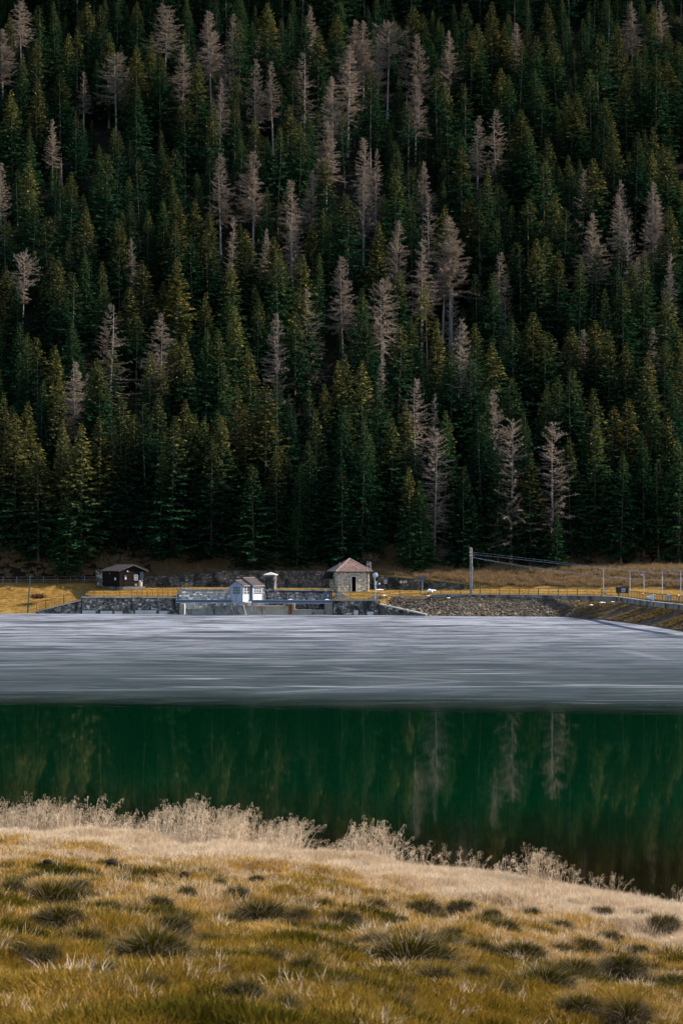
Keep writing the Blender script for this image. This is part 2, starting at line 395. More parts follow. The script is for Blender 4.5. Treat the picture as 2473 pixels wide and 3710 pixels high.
def loft(s, d):
    "point on the shore terrain: s metres along the waterline, d metres inland"
    x = np.interp(s, CUM, SP[:, 0]); y = np.interp(s, CUM, SP[:, 1])
    nx = np.interp(s, CUM, SN[:, 0]); ny = np.interp(s, CUM, SN[:, 1]); l = math.hypot(nx, ny)
    ks = [np.interp(s, CUM, SPR[:, k, 0]) for k in range(9)]; kz = [np.interp(s, CUM, SPR[:, k, 1]) for k in range(9)]
    z = np.interp(d, ks, kz)
    return x+nx/l*d, y+ny/l*d, z
def shore_mat():
    m, nt, out = new_mat('dry_shore_grass')
    n1 = noise(nt, .25, 5); n2 = noise(nt, 1.6, 5, .7)
    col = mixc(nt, ramp(nt, n1, .38, .62), (.30, .175, .052), (.215, .135, .035))
    col = mixc(nt, ramp(nt, n2, .52, .72), col, (.12, .075, .03))
    principled(nt, out, col, .95, .1, 0, bump(nt, n2, .7, .2)); return m
def brush_mat():
    m, nt, out = new_mat('dead_brush_ground')
    n1 = noise(nt, .3, 5); n2 = noise(nt, 1.2, 5, .7)
    col = mixc(nt, ramp(nt, n1, .4, .62), (.15, .090, .042), (.075, .048, .022))
    col = mixc(nt, ramp(nt, n2, .5, .72), col, (.05, .03, .018))
    principled(nt, out, col, .95, .1, 0, bump(nt, n2, .8, .3)); return m
ss = np.unique(np.concatenate([np.arange(0, CUM[-1], 2.0), CUM, CUM[3:14]-.05]))
v = []; f = []; mi = []
SUB = [1, 3, 3, 3, 4, 6, 1, 6, 3]
for s in ss:
    ks = [np.interp(s, CUM, SPR[:, k, 0]) for k in range(9)]
    ds = [ks[0]]
    for k in range(8):
        for j in range(1, SUB[k]+1): ds.append(lerp(ks[k], ks[k+1], j/SUB[k]))
    for j, d in enumerate(ds):
        x, y, z = loft(s, d)
        if 10 < j: z += .22*(float(vnoise(x, y, .4, 8))-.5)
        v.append((x, y, z))
nd = len(ds); brk = 1+3+3+3+4+6
for i in range(len(ss)-1):
    for j in range(nd-1):
        f.append((i*nd+j, (i+1)*nd+j, (i+1)*nd+j+1, i*nd+j+1)); mi.append(1 if j >= brk else (2 if ss[i] > CUM[11]-.5 and j < 10 else 0))
me = mesh_np('far_shore', v, f, shore_mat(), None, True); me.materials.append(brush_mat()); me.materials.append(M['bank_soil'])
me.polygons.foreach_set('material_index', mi)
o = link('far_shore', me); tag(o, 'grassy terraces of the far shore behind the dam', kind='structure')

def hill_z(X, Y):
    X = np.asarray(X, float); Y = np.asarray(Y, float)
    z = np.where(Y > 328, 6.9+.735*(Y-328), 6.9-1.0*(328-Y))
    z = z+smooth(335, 380, Y)*(9*(vnoise(X, Y, .018, 12)-.5)+4*(vnoise(X, Y, .05, 13)-.5))
    return z-.02*np.maximum(0, np.abs(X)-100)
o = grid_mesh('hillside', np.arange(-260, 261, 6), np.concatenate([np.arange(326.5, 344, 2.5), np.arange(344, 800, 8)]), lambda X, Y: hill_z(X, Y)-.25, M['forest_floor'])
tag(o, 'steep forested hillside filling the view', kind='structure')


# ------------------------------------------------------------------ trees: a few shapes of each kind, copied as individuals
def trunk_mesh(name, H, r0, m, rr, lean=0.0, n=7, segs=9, dead=0, top=1.0):
    b = MB(); prev = None
    pts = []
    ph = rr.uniform(0, 6.28); am = rr.uniform(.0, .12)+lean
    for i in range(segs+1):
        t = i/segs*top
        pts.append((Vector((math.cos(ph)*am*H*.25*math.sin(t*2.2)*t, math.sin(ph)*am*H*.25*math.sin(t*2.2)*t, t*H)), r0*(1-t)**1.05*(1+.5*max(0, .06-t)/.06)+.012))
    for (p, a), (q, c) in zip(pts, pts[1:]):
        b.tube(p, q, a, c, n)
    for i in range(dead):                     # dead stubs below the crown
        z = rr.uniform(.06, .45)*H; an = rr.uniform(0, 6.28); l = rr.uniform(.5, 1.6)
        b.tube((0, 0, z), (math.cos(an)*l, math.sin(an)*l, z-rr.uniform(-.1, .5)*l), .03, .012, 3)
    me = mesh_np(name, b.v, b.f, m)
    return me

def spruce_crown(name, H, Rm, seed, base=.08, power=0.94, droop=.35, gap=.0, gold=.6, density=1.0, gold_from=.62, m=None):
    rr = np.random.default_rng(seed); V = []; Fc = []; T = []
    z = base*H; k = 0
    while z < H*.992:
        t = (z-base*H)/(H*(1-base))
        prof = (1-t)**power*(.55+.45*min(1, t/.16)) if t < .16 else (1-t)**power
        nb = int(round((6.5-1.2*t)*density))
        a0 = rr.uniform(0, 6.28)
        for i in range(max(3, nb)):
            if rr.random() < gap*(1-t): continue
            an = a0+6.283*i/max(3, nb)+rr.normal(0, .22)
            Lb = Rm*prof*rr.uniform(.55, 1.2)+.13
            dx, dy = math.cos(an), math.sin(an)
            pitch = (.45*t-.28*(1-t))+rr.normal(0, .10)
            ns = max(4, int(Lb*7.0*density+1.5*t))
            for s in range(ns):
                u = (s+rr.random())/ns
                u = .12+.88*u**.8
                rad = Lb*u; h = z+pitch*rad-droop*rad*rad/(Rm+.4)*.55+.22*max(0, u-.7)*Lb
                px, py = dx*rad, dy*rad
                w = rr.uniform(-1, 1)*Lb*.20*(1-.55*u)
                px += -dy*w; py += dx*w; h -= abs(w)*.25
                sc_ = 1-.42*t-.28*max(0, t-.82)/.18; ln = rr.uniform(.40, .80)*sc_; wd = rr.uniform(.11, .21)*sc_
                # spray direction: outward with side spread, hanging a little
                ang = an+rr.normal(0, .75); ox, oy, oz = math.cos(ang), math.sin(ang), rr.normal(-.38, .32)+.25*t
                l = math.sqrt(ox*ox+oy*oy+oz*oz); ox, oy, oz = ox/l*ln, oy/l*ln, oz/l*ln
                sx, sy, sz = -math.sin(ang)*wd, math.cos(ang)*wd, rr.normal(0, .6)*wd
                b = len(V)
                V += [(px-ox*.25, py-oy*.25, h-oz*.25), (px+ox*.3+sx, py+oy*.3+sy, h+oz*.3+sz), (px+ox, py+oy, h+oz), (px+ox*.3-sx, py+oy*.3-sy, h+oz*.3-sz)]
                Fc.append((b, b+1, b+2, b+3))
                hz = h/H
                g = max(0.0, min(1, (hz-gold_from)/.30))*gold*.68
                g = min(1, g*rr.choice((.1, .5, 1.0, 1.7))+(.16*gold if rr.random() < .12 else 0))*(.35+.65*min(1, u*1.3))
                dd = 1.0 if (u < .4 and rr.random() < .25*(1-t)) else rr.random()*.15*(1-t)
                br = rr.uniform(.3, .85)
                T += [(g, dd, br)]*4
        z += rr.uniform(.30, .46)*(1.0 if t < .75 else .75)
    return mesh_np(name, V, Fc, m or M['spruce'], T)

def larch_crown(name, H, Rm, seed, base=.25, power=.8, dens=1.0, umbrella=0, tw=.025, wide_top=0.0):
    rr = np.random.default_rng(seed); b = MB(); V = []; Fc = []
    z = base*H
    while z < H*.985:
        t = (z-base*H)/(H*(1-base))
        prof = (1-t)**power
        if umbrella: prof = max(0, math.sin(min(1, t*1.05)*math.pi))**.6*.9+.1
        prof = max(prof, wide_top*(1-t)**.35)
        nb = rr.integers(3, 6)
        for i in range(nb):
            an = rr.uniform(0, 6.28); Lb = (Rm*prof+.18)*rr.uniform(.45, 1.15)
            dx, dy = math.cos(an), math.sin(an)
            p = Vector((0, 0, z)); pit = rr.normal(-.20*(1-t)+.30*t, .18)
            segs = 4; pts = [p]
            for s in range(segs):
                pit += rr.normal(.06, .15)
                a2 = an+rr.normal(0, .18)
                p = p+Vector((math.cos(a2)*math.cos(pit), math.sin(a2)*math.cos(pit), math.sin(pit)))*(Lb/segs); pts.append(p)
            r = .012+.010*Lb
            for s in range(segs):
                b.tube(pts[s], pts[s+1], r*(1-s/segs*.8), r*(1-(s+1)/segs*.8), 3)
            nt_ = int(Lb*24*dens)+6
            for k in range(nt_):
                u = rr.uniform(.18, 1.0); s = min(segs-1, int(u*segs)); q = pts[s].lerp(pts[s+1], u*segs-s)
                ln = rr.uniform(.22, .62)*(1-.3*t)
                th = an+rr.normal(0, 1.6); pz = rr.normal(-.25+.5*t, .6)
                d = Vector((math.cos(th), math.sin(th), pz)).normalized()*ln
                sd = Vector((-d.y, d.x, rr.normal(0, .3)*ln)).normalized()*tw*rr.uniform(.5, 1.0)
                i0 = len(V); mid = q+d*.55+Vector((0, 0, rr.normal(0, .05)))
                V += [q-sd, q+sd, mid+sd*.7, mid-sd*.7, q+d]
                Fc += [(i0, i0+1, i0+2, i0+3), (i0+3, i0+2, i0+4)]
        z += rr.uniform(.26, .50)/max(.6, dens)**.5
    n = len(b.v); v = b.v+[tuple(x) for x in V]; f = b.f+[tuple(n+i for i in q) for q in Fc]
    return mesh_np(name, v, f, M['larch'])

HS = 23.0
SPV = []      # (look, trunk mesh, crown mesh, height, in the front row?)
rr0 = random.Random(3)
def sp(look, Rm, seed, **k):
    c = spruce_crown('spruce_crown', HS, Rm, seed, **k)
    t = trunk_mesh('spruce_trunk', HS*.965, .19, M['bark'], rr0, dead=10)
    SPV.append((look, t, c))
sp('full dark', 4.99, 1, base=.05, gold=.35)
sp('broad full', 5.47, 2, base=.04, power=0.98, gold=.55, gold_from=.5)
sp('slender', 3.70, 3, base=.08, power=0.89, gold=.6)
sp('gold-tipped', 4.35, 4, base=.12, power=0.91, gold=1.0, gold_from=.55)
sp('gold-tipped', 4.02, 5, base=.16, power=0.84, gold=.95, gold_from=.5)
sp('open-crowned', 4.35, 6, base=.22, power=0.82, gap=.35, gold=.6, density=.85)
sp('slender', 3.38, 7, base=.26, power=0.82, gap=.2, gold=.75)
sp('ragged', 4.19, 8, base=.25, power=0.82, gap=.42, gold=.5, density=.8)
sp('full dark', 4.67, 9, base=.10, power=0.98, gold=.25, droop=.5)
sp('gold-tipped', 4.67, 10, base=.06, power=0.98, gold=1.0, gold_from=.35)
sp('young bright green', 3.9, 11, base=.02, power=.85, gold=.3, gold_from=.6, m=M['young'])
LAV = []
def la(look, Rm, seed, **k):
    c = larch_crown('larch_crown', HS, Rm, seed, **k)
    t = trunk_mesh('larch_trunk', HS, .21, M['larch_bark'], rr0, lean=.05, dead=6)
    LAV.append((look, t, c))
la('dense bare', 4.14, 21, base=.38, power=.75, dens=1.9)
la('bare', 3.66, 22, base=.32, power=.7, dens=1.3)
la('slim bare', 2.70, 23, base=.40, power=.65, dens=1.2)
la('sparse bare', 3.99, 24, base=.18, power=.55, dens=.75)
la('broad drooping bare', 5.10, 25, base=.45, power=.5, dens=1.3, wide_top=.5)
la('umbrella-crowned bare', 4.46, 26, base=.55, umbrella=1, dens=1.2)
la('twisted open-limbed bare', 3.99, 27, base=.16, power=.38, dens=.9)
la('dense bare', 4.63, 28, base=.33, power=.85, dens=1.9)
PINE = spruce_crown('pine_crown', 20, 3.2, 31, base=.45, power=0.82, gap=.45, gold=.4, density=.8, gold_from=.2, m=M['pine'])
PINE_T = trunk_mesh('pine_trunk', 19.6, .22, surf('orange_pine_bark', (.24, .13, .08), (.32, .19, .12), 3), rr0)

# tree tops as surveyed on the photo, zoom windows of 1240 px shown at 1568 px
ZO = {'A': (0, 0), 'B': (1233, 0), 'C': (0, 700), 'D': (1233, 700), 'E': (0, 1350), 'F': (1233, 1350)}
def zpt(w, x, y): return ZO[w][0]+x*.7908, ZO[w][1]+y*.7908
SPRUCE = {
 'A': [(185,15),(255,5),(350,115),(308,145),(95,245),(165,355),(68,470),(350,505),(135,735),(45,60),(470,20),(625,5),(680,200),(735,235),(900,280),(625,385),(535,595),(850,450),(980,445),(1075,450),(800,665),(740,705),(1270,570),(1370,560),(1310,470),(1095,85),(1220,15),(1455,135),(1530,60),(1390,75),(500,150),(1480,700),(320,780),(820,815),(410,10),(60,410),(480,700),(620,205),(170,175),(280,330)],
 'B': [(350,25),(385,60),(135,320),(440,310),(310,460),(570,375),(545,590),(270,675),(245,770),(310,760),(555,660),(690,5),(620,110),(595,140),(650,270),(735,310),(775,340),(815,170),(900,155),(950,10),(955,145),(1000,190),(880,310),(915,390),(820,500),(850,570),(945,630),(1060,470),(1150,310),(1180,150),(1280,100),(1310,330),(1440,245),(1385,260),(1250,540),(1345,600),(1430,570),(1500,670),(1490,140),(1550,190),(1160,720),(680,770),(740,840),(935,720),(1215,610),(555,10),(1420,20),(1500,270),(755,100),(1045,430),(1215,0),(860,110),(1090,420),(500,370)],
 'C': [(150,0),(375,55),(595,35),(545,120),(825,0),(885,20),(800,115),(890,190),(955,160),(805,290),(460,310),(650,305),(235,275),(275,290),(325,355),(475,410),(585,425),(750,405),(625,540),(345,580),(90,585),(125,635),(175,655),(245,695),(455,760),(800,670),(940,610),(1000,620),(1050,470),(1085,510),(1180,475),(1130,165),(1280,260),(1380,280),(1445,270),(1430,125),(1500,110),(1350,540),(1370,430),(1040,780),(1550,760),(830,640),(1050,305),(960,60),(1255,195),(420,755),(30,90),(230,100),(20,330),(680,720)],
 'D': [(30,0),(165,130),(330,10),(725,110),(765,55),(590,10),(640,50),(890,205),(990,255),(940,195),(1010,60),(955,0),(1160,230),(1085,285),(1265,185),(1340,310),(1265,345),(1295,380),(1385,260),(1500,440),(85,430),(130,560),(255,595),(325,570),(445,570),(630,370),(705,360),(620,590),(610,720),(700,680),(775,620),(865,660),(940,625),(880,545),(790,555),(1040,615),(1165,580),(1165,670),(1230,620),(1310,680),(1400,730),(1480,670),(1530,610),(1055,790),(1000,835),(100,760),(20,740),(1215,430),(830,215),(470,50),(255,345),(1550,720),(1500,60),(860,20),(500,700)],
 'E': [(65,185),(265,20),(265,265),(370,240),(175,330),(525,220),(615,190),(665,195),(785,195),(895,185),(940,195),(1000,165),(1025,190),(965,310),(1080,50),(1120,140),(1210,50),(1330,95),(1165,420),(1360,610),(1450,215),(1530,735),(330,390),(310,570),(1550,150),(1410,330),(560,100),(440,250),(720,90),(860,120),(10,90),(100,130)],
 'F': [(185,50),(30,180),(95,220),(225,210),(130,275),(475,170),(655,75),(655,225),(925,50),(845,175),(1000,10),(1160,70),(1170,240),(1315,115),(1395,310),(1490,175),(1520,30),(375,490),(320,425),(1060,10),(560,420),(870,360),(985,640),(1250,150),(1420,60),(300,130),(720,360),(600,560),(1550,330),(10,420),(100,800),(780,20),(1060,330)],
}
# larches: window, x, y, shape (index in LAV), relative height, width factor
LARCH = [
 ('A',15,130,0,1.0,1.1),('A',755,25,4,.95,1.1),('A',970,45,0,1.15,.95),('A',1072,60,2,1,1),('A',835,200,1,1,1),('A',1045,200,1,.9,1),('A',535,245,4,.95,1.15),('A',592,310,1,.8,.8),('A',385,325,2,.75,1),('A',240,545,2,.8,1),
 ('A',1005,350,2,1,1),('A',1170,270,1,1.05,.9),('A',1252,280,2,1,.9),('A',1395,240,3,1.1,1),('A',1527,350,0,1,1),('A',1010,695,1,1,1),('A',1160,690,0,1.1,1.15),('A',1492,555,0,.95,1.1),('A',1335,815,2,.95,1.1),('A',1422,775,7,.9,.8),
 ('A',8,740,2,.9,1),('A',100,5,4,.9,1),('A',1420,20,7,.8,.8),('A',1180,155,2,.7,.9),
 ('B',60,85,7,1.05,1.15),('B',105,95,0,1,1),('B',168,140,2,1,.8),('B',215,105,5,1.05,1),('B',303,115,2,1,1),('B',357,150,7,1,1),('B',342,340,0,1.05,.9),('B',495,135,7,.9,.95),('B',33,200,1,1.2,1),('B',105,625,2,1.05,1),('B',160,685,3,.9,.7),
 ('B',105,790,1,.9,1),('B',625,530,2,1,1),('B',715,505,3,1.05,1.15),('B',375,735,7,.75,.9),('B',1100,775,1,.85,1),('B',1285,820,1,.85,.9),('B',1430,830,0,.9,.9),('B',1335,10,7,.9,1.1),('B',1470,5,1,.8,1),('B',795,100,2,.85,1.1),
 ('C',500,505,3,1.08,1.2),('C',728,545,1,1.1,1.15),('C',348,765,7,.95,1),('C',412,830,3,.85,.9),('C',1060,110,6,.75,.6),('C',1350,90,2,1.05,1.05),('C',1268,545,1,1.1,.85),('C',1418,435,3,1.1,1.0),('C',100,270,5,1,.75),('C',1222,160,7,.75,.65),('C',605,205,2,.85,.9),
 ('D',10,285,0,1.05,.9),('D',240,120,0,1.05,.95),('D',408,0,3,1.1,.75),('D',370,205,2,1.15,1.1),('D',505,100,0,1.2,1.2),('D',467,190,2,1,.9),('D',190,390,4,1.1,.8),('D',510,430,3,.8,.9),('D',557,570,1,1.1,.9),('D',75,575,4,.75,.8),
 ('D',655,235,2,.75,1),('D',730,265,2,.9,1),('D',755,370,3,.8,.9),('D',1150,85,7,.95,1.05),('D',1270,0,2,1,1),('D',1320,90,6,.95,.55),('D',1430,0,7,.95,.95),('D',1370,290,2,.85,1.1),('D',1500,275,2,.9,.8),('D',1115,620,2,.85,1),('D',1425,610,2,.75,1),('D',340,845,2,.7,.8),('D',185,660,2,1,.5),
 ('F',340,30,3,1.0,1.0),('F',425,90,2,.8,.7),('F',430,255,6,1.0,1.0),('F',718,75,1,1.0,.9),('F',780,210,6,1.28,.95),('F',970,225,6,1.28,1.05),
]
def top_px(X, Y, H):
    return HY-(float(hill_z(X, Y))+H-CAMZ)/Y*F
def place_top(px, py, H):
    "where on the hill a tree of height H stands whose top shows at px, py"
    lo, hi = 329.0, 760.0
    if top_px((px-CX)/F*lo, lo, H) < py:              # front row: keep the depth, fit the height
        Y = lo; X = (px-CX)/F*Y; base = float(hill_z(X, Y)); return X, Y, CAMZ-(py-HY)/F*Y-base
    for _ in range(40):
        mid = (lo+hi)/2
        if top_px((px-CX)/F*mid, mid, H) > py: lo = mid
        else: hi = mid
    return (px-CX)/F*lo, lo, H

TREES = []
def sprec(w, x, y):
    px, py = zpt(w, x, y); rr = random.Random(int(px*7+py*13))
    H = rr.uniform(19.5, 26); X, Y, H = place_top(px, py, H)
    if Y < 330 and H < 17.5: Y = 326.8+rr.uniform(-.4, .4); X = (px-CX)/F*Y; H = CAMZ-(py-HY)/F*Y-float(hill_z(X, Y))
    elif Y < 330: Y += rr.uniform(-.5, 4)
    if w in 'EF' and Y < 345: k = rr.choice([0, 1, 8, 9, 0, 1, 3])
    else: k = rr.choice([2, 3, 4, 5, 6, 7, 3, 4, 9, 8, 2])
    if w == 'E' and px < 400: k = 9  # left front row: golden sunlight put into the crown colour
    if w in 'EF' and H < 17.5 and Y < 340: k = 10
    wf = 1.1 if H > 17 else 1.25
    return dict(kind='spruce', px=px, py=py, X=X, Y=Y, H=H, k=k, wf=wf*rr.choice([.85, .95, 1.05, 1.1, 1.25, 1.4])*rr.uniform(.94, 1.06), rr=rr)
for w, l in SPRUCE.items():
    for x, y in l:
        c = sprec(w, x, y)
        if not any(t['kind'] == 'spruce' and abs(t['px']-c['px']) < 14 and abs(t['py']-c['py']) < 18 for t in TREES): TREES.append(c)
for w, x, y, k, hf, wf in LARCH:
    px, py = zpt(w, x, y); H = 21.5*hf; X, Y, H = place_top(px, py, H); rr = random.Random(int(px*3+py*5))
    TREES.append(dict(kind='larch', px=px, py=py, X=X, Y=Y, H=H, k=k, wf=wf*1.15, rr=rr))
px, py = zpt('D', 400, 395); X, Y, H = place_top(px, py, 20)
TREES.append(dict(kind='pine', px=px, py=py, X=X, Y=Y, H=H, k=0, wf=.85, rr=random.Random(5)))

# more spruces whose tips show in the gaps, up to 300 individuals
NS = sum(t['kind'] == 'spruce' for t in TREES); tries = 0
rf = random.Random(21)
while NS < 298 and tries < 6000:
    tries += 1
    px, py = rf.uniform(0, 2473), rf.uniform(5, 1680)
    if min(abs(t['px']-px)+.55*abs(t['py']-py) for t in TREES) < 62: continue
    H = rf.uniform(17, 22); X, Y, H = place_top(px, py, H)
    TREES.append(dict(kind='spruce', px=px, py=py, X=X, Y=Y, H=H, k=rf.choice([2, 3, 4, 5, 6, 7, 0, 8]), wf=rf.uniform(.9, 1.1), rr=random.Random(tries))); NS += 1

COLS = [(70, 'along the photo\'s left edge'), (180, 'above the leaning green post'), (310, 'above the stepped-down mesh fence'), (430, 'above the timber hut\'s long side'), (540, 'above the timber hut\'s gable'),
        (655, 'above the black railing\'s far end'), (800, 'above the footbridge\'s left end'), (880, 'above the white gatehouse\'s gable'), (955, 'above the white gatehouse\'s rear part'), (1050, 'above the capped stone pillar'), (1190, 'above the rust-streaked spillway'),
        (1270, 'above the tiled hut\'s left half'), (1350, 'above the tiled hut\'s right half'), (1480, 'above the wall\'s small sign plates'), (1600, 'above the blue road sign'), (1720, 'above the wooden utility pole'),
        (1850, 'just right of the utility pole'), (1990, 'above the rocky bank\'s right end'), (2110, 'above the mossy bank strip'), (2220, 'above the first lamp post'), (2310, 'above the second lamp post'), (2400, 'above the horn loudspeaker'), (9999, 'along the photo\'s right edge')]
NTH = 'first second third fourth fifth sixth seventh eighth ninth tenth eleventh twelfth thirteenth fourteenth fifteenth sixteenth seventeenth eighteenth nineteenth twentieth'.split()
ORD = ['lowest']+[q+'-lowest' for q in NTH[1:]]
ORDT = ['topmost']+[q+' from the top' for q in NTH[1:]]
def column(px):
    for lim, s in COLS:
        if px < lim: return s
buckets = {}
for t in TREES: buckets.setdefault((t['kind'], column(t['px'])), []).append(t)
for (kind, c), l in buckets.items():
    l.sort(key=lambda t: -t['py']); n = len(l)
    for i, t in enumerate(l):
        what = 'spruce' if kind == 'spruce' else 'larch'
        look = SPV[t['k']][0] if kind == 'spruce' else LAV[t['k']][0]
        rank = '' if n == 1 else ((ORD[i]+' of those ') if i < (n+1)//2 else (ORDT[n-1-i]+' of those '))
        t['label'] = f"{look} {what}, {rank}{c}" if n > 1 else f"{look} {what}, the only one {c}"
for t in TREES:
    if t['kind'] == 'pine': t['label'] = 'yellow-green pine with an orange trunk, flat-branched, among bare larches mid-slope'

for t in sorted(TREES, key=lambda t: -t['py']):
    rr = t['rr']; base = float(hill_z(t['X'], t['Y']))-.3
    r = empty(t['kind']+'_tree', (t['X'], t['Y'], base), rr.uniform(0, 6.28))
    if t['kind'] == 'spruce': tm, cm = SPV[t['k']][1:]; g = 'spruces standing on the forested slope'; H0 = HS
    elif t['kind'] == 'larch': tm, cm = LAV[t['k']][1:]; g = 'bare larches standing among the spruces'; H0 = HS
    else: tm, cm = PINE_T, PINE; g = None; H0 = 20.0
    s = (t['H']+.3)/H0
    r.scale = (s*t['wf'], s*t['wf'], s)
    r.rotation_euler = (rr.gauss(0, .02), rr.gauss(0, .02), rr.uniform(0, 6.28))
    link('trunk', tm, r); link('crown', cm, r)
    tag(r, t['label'], t['kind']+' tree', g)

# the uncountable rest of the wood: shorter trees hidden in the gaps, and the wood beyond the frame
occ = np.array([(t['X'], t['Y']) for t in TREES]); fill = []
NPF = np.random.default_rng(5)
def far_enough(x, y, d):
    if np.min((occ[:, 0]-x)**2+(occ[:, 1]-y)**2) < d*d: return False
    return not fill or np.min(np.sum((np.array(fill)[:, :2]-(x, y))**2, 1)) >= d*d
for _ in range(12000):
    x = NPF.uniform(-150, 190); y = NPF.uniform(331, 640)
    half = .172*y
    inside = abs(x) < half+1
    d = 4.2 if inside else 7
    if abs(x) > half+75: continue
    if far_enough(x, y, d):
        h = NPF.uniform(9, 15.5) if inside and top_px(x, y, 15) > -60 else NPF.uniform(17, 24)
        fill.append((x, y, h))
fill = np.array(fill)
fz = hill_z(fill[:, 0], fill[:, 1])-.3
cs = []
for i in (0, 2, 5, 7):
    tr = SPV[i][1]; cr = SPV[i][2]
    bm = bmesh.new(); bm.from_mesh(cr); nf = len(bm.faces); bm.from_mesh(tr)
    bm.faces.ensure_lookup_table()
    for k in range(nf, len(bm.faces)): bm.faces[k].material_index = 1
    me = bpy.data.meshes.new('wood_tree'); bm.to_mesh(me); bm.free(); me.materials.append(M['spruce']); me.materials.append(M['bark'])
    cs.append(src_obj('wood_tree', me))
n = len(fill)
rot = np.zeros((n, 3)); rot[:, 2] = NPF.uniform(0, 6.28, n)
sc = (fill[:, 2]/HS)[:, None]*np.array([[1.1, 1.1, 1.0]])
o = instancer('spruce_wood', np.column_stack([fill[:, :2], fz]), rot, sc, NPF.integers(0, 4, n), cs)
tag(o, 'dense dark spruce wood filling the gaps between the taller trees')

# ------------------------------------------------------------------ grass blades and their materials
def blade_mesh(name, n, rad, l0, l1, lean0, lean1, wd, m, seed, dome=0.0, outward=.8, curl=.5):
    rg = np.random.default_rng(seed); V = []; Fc = []; T = []
    for i in range(n):
        r = rad*math.sqrt(rg.random()); a = rg.uniform(0, 6.283)
        bx, by = r*math.cos(a), r*math.sin(a); bz = dome*math.sqrt(max(0, 1-(r/rad)**2)) if dome else 0
        az = a+rg.normal(0, .5) if rg.random() < outward else rg.uniform(0, 6.283)
        ln = rg.uniform(l0, l1); le = rg.uniform(lean0, lean1)*(.35+.65*r/rad)
        if rg.random() < .25: le *= 1.6
        w = wd*rg.uniform(.6, 1.2)
        sx, sy = -math.sin(az)*w, math.cos(az)*w
        tw = rg.uniform(0, 3.14); sx, sy = math.cos(tw)*w, math.sin(tw)*w
        p = np.array([bx, by, bz]); out = []
        el = math.pi/2-le
        for s in range(3):
            e = el-curl*s*le*.8
            out.append(p.copy()); p = p+np.array([math.cos(az)*math.cos(e), math.sin(az)*math.cos(e), math.sin(e)])*ln/3*(1.2 if s == 0 else 1)
        k = len(V); c = rg.uniform(.35, 1.0)
        V += [(out[0][0]-sx, out[0][1]-sy, out[0][2]-.03), (out[0][0]+sx, out[0][1]+sy, out[0][2]-.03), (out[1][0]-sx*.8, out[1][1]-sy*.8, out[1][2]), (out[1][0]+sx*.8, out[1][1]+sy*.8, out[1][2]),
              (out[2][0]-sx*.5, out[2][1]-sy*.5, out[2][2]), (out[2][0]+sx*.5, out[2][1]+sy*.5, out[2][2]), tuple(p)]
        Fc += [(k, k+1, k+3, k+2), (k+2, k+3, k+5, k+4), (k+4, k+5, k+6)]
        g = rg.random()
        T += [(c, g, 0)]*2+[(c, g, .4)]*2+[(c, g, .75)]*2+[(c, g, 1)]
    return mesh_np(name, V, Fc, m, T)

def grass_col(c0, c1, dry, droot=.5, trans=.35):
    "blades: c0..c1 by blade and place, dry tips"
    def b(nt):
        a = attr(nt, 'tint'); sp_ = N(nt, 'ShaderNodeSeparateColor'); L(nt, a.outputs['Color'], sp_.inputs[0])
        n = noise(nt, .55, 4)
        col = mixc(nt, ramp(nt, n, .36, .64), c0, c1)
        col = mixc(nt, math_n(nt, 'MULTIPLY', sp_.outputs[1], .6), col, c0)
        col = mixc(nt, math_n(nt, 'MULTIPLY', sp_.outputs[2], .45), col, dry)
        v = math_n(nt, 'MULTIPLY_ADD', sp_.outputs[0], .75); nt.nodes[-1].inputs[2].default_value = .35
        return mixc(nt, 1.0, col, v, 'MULTIPLY'), trans
    return b
M['straw'] = leafy('straw_grass', grass_col((.66, .52, .36), (.60, .43, .25), (.74, .60, .45)))
M['gold'] = leafy('golden_grass', grass_col((.50, .30, .075), (.38, .215, .030), (.58, .40, .15)))
M['olive'] = leafy('olive_grass', grass_col((.25, .150, .014), (.155, .108, .010), (.36, .225, .05)))
M['moss'] = leafy('dark_moss_grass', grass_col((.045, .046, .006), (.075, .062, .007), (.14, .10, .014), trans=.2))
M['tuss'] = leafy('tussock_green', grass_col((.030, .032, .004), (.064, .054, .006), (.115, .085, .011), trans=.15))
M['skirt'] = leafy('tussock_dead', grass_col((.22, .165, .11), (.30, .22, .14), (.42, .32, .22)))
M['gold2'] = leafy('bank_gold_grass', grass_col((.27, .165, .045), (.17, .11, .03), (.38, .25, .09)))
M['brush'] = leafy('dead_brush', grass_col((.30, .20, .105), (.19, .122, .062), (.36, .25, .14), trans=.3))
M['reed'] = leafy('pale_dry_stalks', grass_col((.72, .59, .44), (.62, .48, .33), (.60, .45, .29), trans=.45))


# ------------------------------------------------------------------ dam walls, terraces and the buildings of the far shore
def Zat(py, Y): return CAMZ-(py-HY)/F*Y
def Xat(px, Y): return (px-CX)/F*Y

